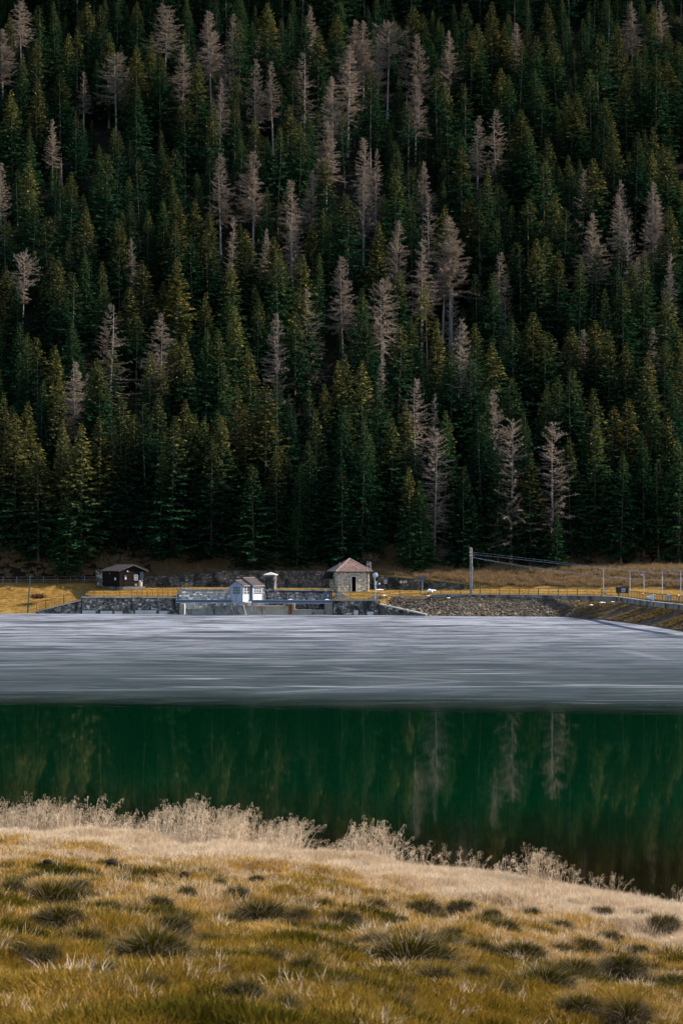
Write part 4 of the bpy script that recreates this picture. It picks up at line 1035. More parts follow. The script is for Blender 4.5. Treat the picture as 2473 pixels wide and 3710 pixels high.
# ------------------------------------------------------------------ white gatehouse on the footbridge
PH = math.radians(35)
gc = at(879, 2180, 298.3); gh = empty('gatehouse', gc, -PH)   # local origin: front right corner; x to the right along the gable, y back along the side
w1, l1, l2, st = 2.36, 1.85, 4.3, .42
ZE1, ZR1, ZE2, ZR2 = 2.50, 3.12, 2.50, 3.52
def gable_box(b, x0, x1, y0, y1, ze, zr):
    xm = (x0+x1)/2
    b.add([(x0, y0, 0), (x1, y0, 0), (x1, y1, 0), (x0, y1, 0), (x0, y0, ze), (x1, y0, ze), (x1, y1, ze), (x0, y1, ze), (xm, y0, zr), (xm, y1, zr)], [(0, 1, 5, 8, 4), (1, 2, 6, 5), (2, 3, 7, 9, 6), (3, 0, 4, 7)])
b = MB(); gable_box(b, -w1, 0, 0, l1, ZE1, ZR1); b.build('front_wall', M['grey_white'], gh)
b = MB(); gable_box(b, -w1-st, st, l1+.003, l2, ZE2, ZR2); b.build('rear_wall', M['grey_white'], gh)
b = MB(); b.box((-w1/2, l2/2, -.07), (w1+2*st+.1, l2+.1, .12)); b.build('floor_beam', M['steel_pale'], gh)
for nm, x0, x1, y0, y1, ze, zr in (('roof', -w1, 0, 0, l1, ZE1, ZR1), ('roof', -w1-st, st, l1, l2, ZE2, ZR2)):
    xm = (x0+x1)/2; ov = .32; sl = (zr-ze)/(x1-xm); rr_ = empty(nm, (0, 0, 0)); rr_.parent = gh
    ya, yb = y0-.25, y1+(.22 if ze == ZE2 and y1 == l2 else .0)
    for sgn in (-1, 1):
        xe = xm+sgn*((x1-x0)/2+ov); ze_ = ze-ov*sl
        b = MB(); b.hexa([(xm, ya, zr+.01), (xe, ya, ze_+.01), (xe, yb, ze_+.01), (xm, yb, zr+.01), (xm, ya, zr+.09), (xe, ya, ze_+.09), (xe, yb, ze_+.09), (xm, yb, zr+.09)]); b.build('roof_slope', M['roof_brown'], rr_)
        b = MB(); b.beam((xe, ya, ze_+.05), (xe, yb, ze_+.05), .05, .11); b.build('eave_trim', M['roof_trim'], rr_)
    b = MB(); b.beam((xm, ya-.02, zr+.11), (xm, yb+.02, zr+.11), .10, .06); b.build('ridge_cap', M['roof_trim'], rr_)
def frame(nm, pts, w, mt, par=gh):
    for a, c in pts: b = MB(); b.beam(a, c, w, w); b.build(nm, M[mt], par)
fr = -.025
frame('corner_post', [((-w1, fr, 0), (-w1, fr, ZE1)), ((0, fr, 0), (0, fr, ZE1)), ((-w1/2, fr, 0), (-w1/2, fr, ZR1))], .08, 'steel_blue')
frame('rail', [((-w1, fr-.004, ZE1-.22), (0, fr-.004, ZE1-.22)), ((-w1, fr-.004, ZE1+.02), (0, fr-.004, ZE1+.02)), ((-w1, fr-.004, .06), (0, fr-.004, .06))], .05, 'steel_blue')
for x0 in (-w1/2-.66, -w1/2+.07):                           # two barred windows in the gable
    b = MB(); b.box((x0+.295, -.012, 1.68), (.59, .03, 1.16)); w_ = b.build('window', M['glass'], gh)
    for k in range(1, 4): b = MB(); b.box((x0+.59*k/4, -.035, 1.68), (.03, .02, 1.16)); b.build('bar', M['steel_blue'], w_)
    for z in (1.1, 1.5, 1.88, 2.26): b = MB(); b.box((x0+.295, -.037, z), (.59, .02, .04)); b.build('muntin', M['steel_pale'], w_)
def side_window(x, y0, y1, z0, z1, cols, rows):
    b = MB(); b.box((x+.012, (y0+y1)/2, (z0+z1)/2), (.03, y1-y0, z1-z0)); w_ = b.build('window', M['glass'], gh)
    for k in range(cols+1): b = MB(); b.box((x+.035, lerp(y0, y1, k/cols), (z0+z1)/2), (.03, .10 if k in (0, cols) or (cols == 4 and k == 2) else .04, z1-z0+.06)); b.build('frame', M['white_paint'], w_)
    for k in range(rows+1): b = MB(); b.box((x+.033, (y0+y1)/2, lerp(z0, z1, k/rows)), (.025, y1-y0, .045)); b.build('muntin', M['white_paint'], w_)
side_window(0, .15, l1-.12, 1.12, 2.28, 4, 3); side_window(st, l1+.25, l2-.2, 1.12, 2.05, 3, 4)
b = MB(); b.box((.02, l1/2, .55), (.03, l1-.1, 1.0)); b.build('side_panel', M['white_paint'], gh); b = MB(); b.box((st+.02, (l1+l2)/2, .55), (.03, l2-l1-.15, 1.0)); b.build('side_panel', M['white_paint'], gh)
frame('corner_post', [((st, l1-.02, 0), (st, l1-.02, ZE2)), ((st, l2, 0), (st, l2, ZE2))], .08, 'steel_blue')
b = MB(); b.box((st/2, l1-.012, ZE2/2), (st-.08, .03, ZE2-.1)); b.build('shutter', M['blue_paint'], gh)
for x, y in ((-w1, 0), (0, 0)):                              # raking struts down to the sill
    b = MB(); b.beam((x, y, -.12), (x+.25, y+.55, -2.0), .09, .09); b.build('strut', M['steel_pale'], gh)
for x, y in ((-w1/2, .4), (-w1/2+.5, .5), (-.1, 2.4), (.2, 2.9)):
    b = MB(); b.tube((x, y, -.12), (x, y, -1.6), .06); b.build('gate_rod', M['white_paint' if y > 2 else 'steel_blue'], gh)
tag(gh, 'small white gatehouse with stepped brown roofs standing on the footbridge', 'gatehouse')

# ------------------------------------------------------------------ capped stone pillar
YP = 305.6
pl = empty('stone_pillar', at(980, 2141, YP), math.radians(-12)); hp = 2.42; hw = .74
b = MB(); b.box((0, 0, hp/2-.1), (hw*2, hw*2, hp+.2)); b.build('core', M['mortar'], pl)
def box_stones(rg_, W_, D_, H_, sw_, sh_, mt, par, holes=(), proud=.05, tone=(.5, 1.4), faces='fblr', pale=.1, name='stonework', z0=0.0):
    "stone facing on the four sides of a W x D x H block whose front left bottom corner is the origin"
    st = MB()
    for f_ in faces:
        Lf = W_ if f_ in 'fb' else D_
        def P(u, z, o_):
            return {'f': (u, -o_, z), 'r': (W_+o_, u, z), 'b': (W_-u, D_+o_, z), 'l': (-o_, D_-u, z)}[f_]
        z = z0
        while z < H_-.06:
            h = min(sh_*rg_.uniform(.75, 1.25), H_-z); u = rg_.uniform(-.1, 0)
            while u < Lf-.04:
                u2 = min(Lf, u+sw_*rg_.uniform(.55, 1.5)); a0 = max(0, u)+.015; a1 = u2-.015; c0, c1 = z+.015, z+h-.015
                if a1-a0 > .05 and not any(hf == f_ and a1 > h0 and a0 < h1 and c1 > g0 and c0 < g1 for hf, h0, h1, g0, g1 in holes):
                    pr = proud*rg_.uniform(.3, 1.4); t = rg_.uniform(*tone)*(1.6 if rg_.random() < pale else 1); hue = rg_.uniform(-.05, .08)
                    st.add([P(a0, c0, 0), P(a1, c0, 0), P(a1, c1, 0), P(a0, c1, 0), P(a0+.03, c0+.03, pr), P(a1-.03, c0+.03, pr), P(a1-.03, c1-.03, pr), P(a0+.03, c1-.03, pr)], [(4, 5, 6, 7), (0, 1, 5, 4), (1, 2, 6, 5), (2, 3, 7, 6), (3, 0, 4, 7)], (t*(1+hue), t, t*(1-hue)))
                u = u2
            z += h
    o_ = st.build(name, M[mt], par); o_['kind'] = 'stuff'; return o_
o = box_stones(random.Random(3), hw*2, hw*2, hp, .36, .26, 'masonry', pl, tone=(.5, 1.2)); o.location = (-hw, -hw, 0)
b = MB(); c = hw+.2; b.add([(-c, -c, hp), (c, -c, hp), (c, c, hp), (-c, c, hp), (-c, -c, hp+.1), (c, -c, hp+.1), (c, c, hp+.1), (-c, c, hp+.1), (0, 0, hp+.48)], [(0, 3, 2, 1), (0, 1, 5, 4), (1, 2, 6, 5), (2, 3, 7, 6), (3, 0, 4, 7), (4, 5, 8), (5, 6, 8), (6, 7, 8), (7, 4, 8)]); b.build('cap', M['concrete_pale'], pl)
tag(pl, 'square stone pillar with pale pyramid cap behind the gatehouse', 'pillar')

# ------------------------------------------------------------------ tiled stone hut
YD = 307.6; TH = math.radians(15)
ho = at(1223, 2143.5, YD+.0); house = empty('stone_hut', ho, TH); HW, HD, HH = 5.05, 4.6, 3.16
dx0, dx1, dh = 2.22, 2.92, 2.32
b = MB()                                                     # wall core with door opening in front and window at the left
t_ = .3
b.box((dx0/2, t_/2, HH/2-.1), (dx0, t_, HH+.2)); b.box(((dx1+HW)/2, t_/2, HH/2-.1), (HW-dx1, t_, HH+.2)); b.box(((dx0+dx1)/2, t_/2, (dh+HH)/2), (dx1-dx0, t_, HH-dh))
b.box((HW/2, HD-t_/2, HH/2-.1), (HW, t_, HH+.2)); b.box((HW-t_/2, HD/2, HH/2-.1), (t_, HD-2*t_, HH+.2))
b.box((t_/2, t_+.6, HH/2-.1), (t_, 1.2, HH+.2)); b.box((t_/2, (t_+1.2+.9+HD-t_)/2, HH/2-.1), (t_, HD-2*t_-2.1, HH+.2)); b.box((t_/2, t_+1.65, .45), (t_, .9, 1.1)); b.box((t_/2, t_+1.65, (2.4+HH)/2), (t_, .9, HH-2.4))
b.build('wall', M['mortar_pale'], house)
box_stones(random.Random(5), HW, HD, HH, .34, .23, 'house_stone', house, holes=[('f', dx0-.13, dx1+.13, -1, dh+.15), ('l', HD-t_-2.15, HD-t_-1.15, .9, 2.5)], tone=(.55, 1.25), faces='flr', pale=.12)
b = MB(); b.box((HW/2, HD/2, .0), (HW-.6, HD-.6, .1)); b.build('floor', M['dark'], house); b = MB(); b.box((HW/2, 2.2, 1.5), (HW-.62, .1, 3.0)); b.build('inner_partition', M['dark'], house)
dr = empty('door', (dx0, 0, 0)); dr.parent = house
for x0, x1, z0, z1 in ((dx0-.12, dx0, 0, dh+.12), (dx1, dx1+.12, 0, dh+.12), (dx0, dx1, dh, dh+.12)):
    b = MB(); b.box(((x0+x1)/2-dx0, -.03, (z0+z1)/2), (x1-x0, .16, z1-z0)); b.build('door_frame', M['concrete_pale'], dr)
b = MB(); b.box((.06, .5, dh/2), (.05, .68, dh-.05)); b.build('door_leaf', surf('maroon_door', (.10, .025, .02), (.13, .035, .03)), dr)
b = MB(); b.box((0, t_+1.65-.0, 1.7), (.1, .8, 1.4)); w_ = b.build('window', M['dark'], house)
for y in (t_+1.2, t_+2.1): b = MB(); b.box((-.03, y, 1.7), (.14, .12, 1.5)); b.build('frame', M['concrete_pale'], w_)
for z in (.97, 2.43): b = MB(); b.box((-.035, t_+1.65, z), (.15, 1.02, .1)); b.build('frame', M['concrete_pale'], w_)
ap = Vector((HW/2, HD/2, HH+1.92)); ov = .42; ez = HH-.06
cs_ = [Vector((-ov, -ov, ez)), Vector((HW+ov, -ov, ez)), Vector((HW+ov, HD+ov, ez)), Vector((-ov, HD+ov, ez))]
rf = empty('roof', (0, 0, 0)); rf.parent = house
b = MB(); b.add(cs_+[ap]+[c+Vector((0, 0, -.12)) for c in cs_], [(0, 1, 4), (1, 2, 4), (2, 3, 4), (3, 0, 4), (5, 6, 1, 0), (6, 7, 2, 1), (7, 8, 3, 2), (8, 5, 0, 3), (8, 7, 6, 5)]); b.build('roof_deck', M['roof_brown'], rf)
tl = MB(); rt = random.Random(12)
for i in range(4):
    A, B = cs_[i], cs_[(i+1) % 4]; e = (B-A); Lr = e.length; e = e/Lr; m_ = (A+B)/2; up = (ap-m_); Ls = up.length; up = up/Ls; nn = e.cross(up).normalized()
    rows = 14
    for r_ in range(rows):
        f0, f1 = r_/rows, (r_+1.12)/rows
        half = Lr/2*(1-(r_+.6)/rows); k = int(half/.115)
        for c in range(-k, k+1):
            u = c*.23; 
            if abs(u) > half: continue
            a0 = m_+e*(u-.10)+up*(Ls*f0); a1 = m_+e*(u+.10)+up*(Ls*f0); b0 = m_+e*(u-.085)+up*(Ls*min(1, f1)); b1 = m_+e*(u+.085)+up*(Ls*min(1, f1)); am = m_+e*u+up*(Ls*f0); bm_ = m_+e*u+up*(Ls*min(1, f1))
            t = rt.uniform(.7, 1.3); h = nn*.02
            tl.add([a0+h, am+nn*.085, a1+h, b1+nn*.012, bm_+nn*.06, b0+nn*.012], [(0, 1, 4, 5), (1, 2, 3, 4), (0, 2, 1)], (t, t*.97, t*.95))
o = tl.build('tiles', M['tile'], rf); o['kind'] = 'stuff'
for i in range(4): b = MB(); b.tube(cs_[i]+Vector((0, 0, .05)), ap+Vector((0, 0, .07)), .09, .09, 6); b.build('hip_ridge', M['tile'], rf)
for i in range(4):
    b = MB(); A, B = cs_[i]+Vector((0, 0, -.05)), cs_[(i+1) % 4]+Vector((0, 0, -.05)); b.tube(A, B, .07, .07, 6); b.build('gutter', M['roof_brown'], house)
for x, y in ((.02, -.12), (HW-.35, -.12)): b = MB(); b.tube((x, y, .1), (x, y, HH-.05), .05); b.build('downpipe', M['roof_brown' if x > 1 else 'steel_blue'], house)
for x, y, z0, z1 in ((.3, .1, HH+.1, HH+1.35), (HW-.35, -.2, HH-.1, HH+1.55), (HW+.35, 1.0, HH+.2, HH+1.5), (HW+.62, 1.2, HH+.2, HH+1.4)):
    b = MB(); b.tube((x, y, z0), (x, y, z1), .03); b.build('antenna_mast', M['steel_pale'], house)
b = MB(); b.beam((HW-.55, -.2, HH+1.05), (HW+.1, -.2, HH+1.05), .05, .05); b.build('antenna_arm', M['steel_pale'], house)
b = MB(); b.box((1.35, -.09, 1.62), (.09, .06, .32)); b.build('number_plate', M['white_paint'], house)
b = MB(); b.box((3.05, -.1, 2.52), (.32, .1, .06)); b.build('wall_lamp', M['dark'], house); b = MB(); b.box((2.45, -.1, 2.78), (.12, .1, .12)); b.build('bell_box', M['white_paint'], house)
b = MB(); b.hexa([(-1.45, 2.6, 1.95), (-.1, 2.4, 1.95), (-.1, 4.5, 1.95), (-1.45, 4.5, 1.95), (-.75, 2.6, 3.05), (-.1, 2.4, 3.05), (-.1, 4.5, 3.05), (-.75, 4.5, 3.05)]); b.build('side_canopy', M['dark'], house)
tag(house, 'pale stone hut with red-brown tiled hip roof and open door', 'hut')
rp = empty('stone_ramp', at(1212, 2160, 302.5)); b = MB(); 
p1_, p2_, p3_ = Vector((0, 0, -.5)), Vector((4.0, 0, .62)), Vector((0, 0, .62))
b.hexa([(0, 0, -.9), (3.6, 0, -.9), (3.6, 1.6, -.9), (0, 1.6, -.9), (0, 0, .55), (.9, 0, .55), (.9, 1.6, .55), (0, 1.6, .55)]); b.build('flank', M['concrete'], rp)
for k in range(6): b = MB(); b.box((1.0+k*.42, .8, .42-k*.2), (.42, 1.5, .2)); b.build('step', M['concrete'], rp)
tag(rp, 'grey stone steps rising to the tiled hut\'s ledge', 'steps')

# ------------------------------------------------------------------ small things by the tiled hut and along the crest
def sign_on_wall(name, label, px, py, w, h, Y, mt, mark=None):
    c = at(px, py, Y); g_ = empty(name, c); b = MB(); b.box((0, 0, 0), (w, .04, h)); b.build('plate', M[mt], g_)
    if mark == 'ring':
        bb = MB(); n = 16
        for k in range(n):
            a0, a1 = 2*math.pi*k/n, 2*math.pi*(k+1)/n; bb.beam((math.cos(a0)*w*.27, -.026, math.sin(a0)*w*.27), (math.cos(a1)*w*.27, -.026, math.sin(a1)*w*.27), .012, .10)
        bb.build('ring_mark', M['blue_paint'], g_)
    elif mark: b = MB(); b.box((0, -.024, h*.12), (w*.62, .01, h*.2)); b.build('mark', M['steel_pale'], g_)
    tag(g_, label, 'sign', 'sign plates on the retaining wall'); return g_
sign_on_wall('wall_sign', 'white sign plate with a blue ring on the dark wall', 1396, 2108, .46, .58, 319.45, 'white_paint', 'ring')
sign_on_wall('wall_sign', 'cream sign plate, largest of three in a row on the wall', 1451.5, 2108.5, .42, .40, 318.65, 'concrete_pale', 'bar')
sign_on_wall('wall_sign', 'white sign plate, middle one of three in a row on the wall', 1462, 2108, .22, .34, 318.55, 'white_paint', 'bar')
sign_on_wall('wall_sign', 'white sign plate, rightmost of three in a row on the wall', 1470, 2108, .22, .34, 318.45, 'white_paint', 'bar')

mr = empty('traffic_mirror', at(1357, 2169, 299.3)); b = MB(); b.tube((0, 0, 0), (0, 0, 3.2), .045, .045, 8); b.build('post', M['steel_pale'], mr)
c = Vector((.1, -.08, 3.55)); bb = MB(); rim = []
for k in range(8):
    a = 2*math.pi*k/8+.2; r_ = .44 if k % 2 else .40; rim.append(c+Vector((math.cos(a)*r_, -.0, math.sin(a)*r_)))
n_ = len(rim); bb.add(rim+[c+Vector((0, -.16, 0))]+[q+Vector((0, .06, 0)) for q in rim], [(k, (k+1) % n_, n_) for k in range(n_)]+[(k, n_+1+k, n_+1+(k+1) % n_, (k+1) % n_) for k in range(n_)]+[tuple(n_+1+k for k in range(n_-1, -1, -1))])
bb.build('disc', M['steel_pale'], mr); b = MB(); b.beam((.0, 0, 3.1), (.1, -.02, 3.5), .05, .05); b.build('bracket', M['steel_blue'], mr)
tag(mr, 'pale faceted traffic mirror on a tall post by the terrace corner', 'mirror')
ws = empty('weather_station', at(1361, 2169, 299.6)); b = MB(); b.tube((0, 0, 0), (0, 0, 2.1), .05, .05, 8); b.build('mast', M['white_paint'], ws); b = MB(); b.box((0, 0, 2.32), (.30, .3, .5)); b.box((0, 0, 2.60), (.42, .4, .06)); b.build('housing', M['white_paint'], ws); b = MB(); b.beam((.1, 0, 2.15), (.5, 0, 2.15), .03, .03); b.build('arm', M['steel_pale'], ws)
bm = bmesh.new(); bmesh.ops.create_icosphere(bm, subdivisions=2, radius=.12); me = bpy.data.meshes.new('globe'); bm.to_mesh(me); bm.free(); me.materials.append(M['white_paint']); link('globe', me, ws, (.52, 0, 2.25))
tag(ws, 'white weather station box with a small globe beside the traffic mirror', 'weather station')
rs = empty('road_sign', at(1529.5, 2141, 306)); b = MB(); b.tube((0, .03, -.3), (0, .03, 2.4), .035); b.build('post', M['steel_pale'], rs); b = MB(); b.box((0, 0, 1.92), (.62, .03, .92)); b.build('panel', M['blue_paint'], rs); b = MB()
for sz in (1.6, 2.2): b.box((0, -.03, sz), (.5, .03, .05))
b.build('back_brace', M['steel_blue'], rs); tag(rs, 'blue road sign on a thin post near the retaining wall', 'sign')

# utility pole, its wires
YU = 299.5
up_ = empty('utility_pole', at(1705, 2154, YU)); hgt = 7.15
b = MB(); b.tube((-.09, 0, 0), (-.09, 0, hgt), .11, .09, 8); b.build('post', M['pole_wood'], up_); b = MB(); b.tube((.11, .04, 0), (.11, .04, hgt-.12), .11, .09, 8); b.build('post', M['pole_wood'], up_)
for z in (hgt-.78, hgt-1.25): b = MB(); b.box((0, 0, z), (.46, .30, .11)); b.build('band', M['white_paint'], up_)
for k, (x, z) in enumerate(((.42, hgt-.95), (.42, hgt-1.3), (.3, hgt-1.75), (-.28, hgt-1.4))): b = MB(); b.tube((x*.4, 0, z), (x, -.05, z), .025); b.tube((x, -.05, z-.07), (x, -.05, z+.09), .05, .03, 8); b.build('insulator', M['insulator'], up_)
b = MB(); b.box((.2, -.14, 3.95), (.2, .16, .5)); b.build('junction_box', M['steel_pale'], up_); b = MB(); b.tube((.16, -.12, .2), (.16, -.12, 4.7), .035); b.build('conduit', M['steel_blue'], up_); b = MB(); b.tube((-.06, -.12, 4.0), (-.06, -.12, 5.4), .02); b.build('conduit', M['dark'], up_)
tag(up_, 'tall twin-post wooden utility pole at the crest railing', 'utility pole')
def wire(name, label, pts, r):
    b = MB(); g_ = None; P_ = [Vector(p) for p in pts]
    for a, c in zip(P_, P_[1:]): b.tube(a-P_[0], c-P_[0], r, r, 4)
    o = b.build(name, M['steel_pale'], None, P_[0]); tag(o, label, 'wire', 'overhead wires'); return o
def wire_px(px_y, Ys): 
    out = []; xs_ = [p[0] for p in px_y]; ys_ = [p[1] for p in px_y]
    for x in np.linspace(xs_[0], xs_[-1], 26):
        y = np.interp(x, xs_, ys_); d = lerp(Ys[0], Ys[1], (x-xs_[0])/(xs_[-1]-xs_[0])); out.append(at(float(x), float(y), float(d)))
    return out
base_u = at(1705, 2154, YU)
def sm(px_y):                                                   # fit a gentle sag through the surveyed points
    c = np.polyfit([p[0] for p in px_y], [p[1] for p in px_y], 3); return [(x, float(np.polyval(c, x))) for x in np.linspace(px_y[0][0], px_y[-1][0], 26)]
wire('power_wire', 'upper overhead wire from the utility pole, topmost strand', wire_px(sm([(1716, 2001), (1850, 2016), (1950, 2027), (2080, 2043), (2180, 2056), (2300, 2067), (2400, 2074), (2600, 2083)]), (299.4, 262)), .012)
wire('power_wire', 'upper overhead wire from the utility pole, just under the topmost', wire_px(sm([(1716, 2009), (1850, 2023), (1950, 2035), (2080, 2048), (2180, 2058), (2300, 2070), (2400, 2079), (2600, 2090)]), (299.4, 261)), .017)
wire('power_wire', 'lower overhead wire running slack from the utility pole, brighter', wire_px(sm([(1713, 2020), (1850, 2042), (1950, 2057), (2080, 2077), (2180, 2088), (2300, 2096), (2400, 2101), (2600, 2106)]), (299.4, 260)), .021)
wire('power_wire', 'lower overhead wire running slack from the utility pole, thinner', wire_px(sm([(1713, 2021), (1850, 2045), (1950, 2063), (2080, 2082), (2180, 2090), (2300, 2098), (2400, 2104), (2600, 2110)]), (299.2, 259.6)), .010)

# lamp posts along the road
LPX = [(2184, 2152, 300, 'first'), (2280, 2167, 280, 'second'), (2330.5, 2166, 285, 'third'), (2397, 2163, 272, 'fourth'), (2463.5, 2174, 256, 'fifth')]
for i, (x, y, Y, nth) in enumerate(LPX):
    p = at(x, y, Y); g_ = empty('lamp_post', p); H_ = Zat([2061, 2067, 2070, 2068, 2067][i], Y)-p.z
    b = MB(); b.tube((0, 0, -.15), (0, 0, H_), .065, .045, 8); b.build('post', M['steel_pale'], g_)
    sg_ = -1 if i in (0, 4) else 1; ln = .35 if i == 0 else .75
    b = MB(); b.beam((0, 0, H_), (sg_*ln, 0, H_+.05), .04, .04); b.build('arm', M['steel_pale'], g_)
    b = MB(); b.hexa([(sg_*ln*.6, -.1, H_+.0), (sg_*(ln+.35), -.1, H_+.04), (sg_*(ln+.35), .1, H_+.04), (sg_*ln*.6, .1, H_+.0), (sg_*ln*.6, -.08, H_+.10), (sg_*(ln+.3), -.07, H_+.11), (sg_*(ln+.3), .07, H_+.11), (sg_*ln*.6, .08, H_+.10)]); b.build('luminaire', M['steel_blue'], g_)
    b = MB(); b.box((0, 0, .05), (.22, .22, .22)); b.build('base', M['concrete'], g_)
    if i in (0, 2, 4): b = MB(); b.beam((0, 0, H_-.02), (-sg_*.45, 0, H_+.02), .035, .035); b.build('arm', M['steel_pale'], g_)
    if i == 2: b = MB(); b.box((-.28, -.05, H_-.5), (.36, .25, .18)); b.build('floodlight', M['white_paint'], g_)
    tag(g_, ['slim lamp post by a white box, farthest of the road lamps', 'slim lamp post beside the dark cabinet, arm pointing right', 'slim lamp post carrying a white floodlight below its arms', 'slim lamp post with one arm, right of the horn loudspeaker', 'slim lamp post nearest the photo\'s right edge'][i], 'lamp post', 'lamp posts along the crest road')
g_ = empty('meter_box', at(2190, 2150, 296)); b = MB(); b.box((0, 0, .22), (.5, .3, .34)); b.build('case', M['white_paint'], g_); b = MB(); b.box((0, 0, .42), (.56, .36, .05)); b.build('lid', M['steel_pale'], g_); b = MB(); b.box((0, 0, -.05), (.4, .25, .2)); b.build('plinth', M['concrete'], g_); tag(g_, 'small white meter box at the foot of a lamp post', 'box')
g_ = empty('waste_container', at(2252, 2151, 294)); b = MB(); b.hexa([(-.85, -.4, .1), (.85, -.4, .1), (.85, .4, .1), (-.85, .4, .1), (-.92, -.45, .85), (.92, -.45, .85), (.92, .45, .85), (-.92, .45, .85)]); b.build('tub', M['black_green'], g_); b = MB(); b.hexa([(-.95, -.48, .853), (.95, -.48, .853), (.95, .48, .853), (-.95, .48, .853), (-.9, -.2, 1.0), (.9, -.2, 1.0), (.9, .3, 1.0), (-.9, .3, 1.0)]); b.build('lid', M['dark'], g_)
b = MB(); b.box((.12, -.455, .5), (.62, .03, .55)); b.build('notice', M['steel_pale'], g_)
for x in (-.7, .7): b = MB(); b.tube((x, -.3, .1), (x, -.3, -.05), .08); b.build('wheel', M['dark'], g_)
tag(g_, 'dark green waste container with a pale notice by the road', 'container')
YHn = 246.0; g_ = empty('horn_loudspeaker', at(2341.5, 2206, YHn)); z0 = 0
b = MB(); b.beam((0, 0, 0), (0, 0, 1.45), .09, .09); b.build('post', M['black_green'], g_); b = MB(); b.beam((0, 0, .62), (.38, .0, .78), .05, .05); b.beam((.38, 0, .78), (.5, 0, 1.2), .05, .05); b.build('bracket', M['black_green'], g_)
b = MB(); n = 14
def ring(x, r, zc): return [(x, math.cos(2*math.pi*k/n)*r, zc+math.sin(2*math.pi*k/n)*r) for k in range(n)]
rr_ = ring(.0, .13, 1.40)+ring(.3, .20, 1.41)+ring(.62, .30, 1.43)+ring(.80, .43, 1.45)+ring(.84, .43, 1.45)+ring(.80, .36, 1.45)
b.add(rr_, [(a*n+k, a*n+(k+1) % n, (a+1)*n+(k+1) % n, (a+1)*n+k) for a in range(5) for k in range(n)]+[tuple(range(n-1, -1, -1)), tuple(5*n+k for k in range(n))]); b.build('horn', surf('pale_blue_shell', (.42, .48, .58), (.52, .58, .66)), g_)
b = MB(); b.tube((-.18, 0, 1.40), (.0, 0, 1.40), .10, .13, 10); b.build('driver', M['steel_blue'], g_)
tag(g_, 'pale blue horn loudspeaker on a dark post before the picket fence', 'loudspeaker')
g_ = empty('water_tank', at(2421, 2172, 252)); b = MB(); b.box((0, 0, .28), (.75, .5, .5)); b.build('tub', M['steel_pale'], g_); b = MB(); b.tube((-.15, 0, .53), (-.15, 0, .72), .12, .1, 10); b.tube((.15, 0, .53), (.15, 0, .66), .12, .1, 10); b.build('cap', M['white_paint'], g_); tag(g_, 'small pale tank with two caps behind the picket fence', 'tank')
em = bpy.data.materials.new('amber_light'); em.use_nodes = True; pb = em.node_tree.nodes['Principled BSDF']; pb.inputs['Base Color'].default_value = (.5, .18, .02, 1); pb.inputs['Emission Color'].default_value = (1, .42, .05, 1); pb.inputs['Emission Strength'].default_value = 1.2; M['amber'] = em
for px, py, Y, lab in ((2457, 2156, 255, 'tiny amber marker light near the last lamp post'), (2327, 2149, 284, 'tiny reddish marker light near the floodlight lamp post')):
    p = at(px, py, Y); g_ = empty('marker_light', p); b = MB(); b.tube((0, 0, -.08), (0, 0, .08), .08, .06, 8); b.build('lens', M['amber'], g_); b = MB(); b.tube((0, 0, -.9), (0, 0, -.09), .03, .03, 6); b.build('stem', M['black_green'], g_); tag(g_, lab, 'light')

# old snow
def snow(px, py, Y, w, d, h, lab, seed):
    p = at(px, py, Y); bm = bmesh.new(); bmesh.ops.create_icosphere(bm, subdivisions=3, radius=.5)
    for q in bm.verts:
        k = 1+.7*(float(vnoise(q.co.x*2.4+seed*7, q.co.y*2.4+q.co.z, 1.6, seed))-.5); q.co = Vector((q.co.x*w*k, q.co.y*d*k, q.co.z*h*k))
    me = bpy.data.meshes.new('snow_patch'); bm.to_mesh(me); bm.free(); me.materials.append(M['snow']); o_ = link('snow_patch', me, None, p); tag(o_, lab, 'snow', 'patches of old snow')
snow(1374, 2137, 306, 1.1, 1.0, .22, 'long strip of old snow right of the tiled hut', 1)
snow(1391, 2157, 301.2, .75, 1.4, .14, 'small bright snow patch at the start of the crest railing', 2)
snow(1556, 2142, 303.5, .85, 1.6, .55, 'ragged heap of old snow behind the crest railing', 3); snow(1566, 2140, 304.5, 1.1, 1.2, .3, 'flat snow tongue beside the ragged snow heap', 4)
snow(1550, 2159, 298.6, .5, .8, .16, 'small snow lump on the top of the rocky bank', 5); snow(1622, 2166.5, 298.0, .55, .8, .18, 'lone white snow lump among the bank stones', 6)
snow(2179, 2183, 275, .95, 1.1, .16, 'slanting snow streak on the mossy bank strip', 7); snow(2140, 2192, 275, .6, .9, .18, 'lower snow streak on the mossy bank strip', 8); snow(2218, 2180.5, 268, .5, 1.0, .12, 'snow streak under the parapet right of the mossy strip', 9)

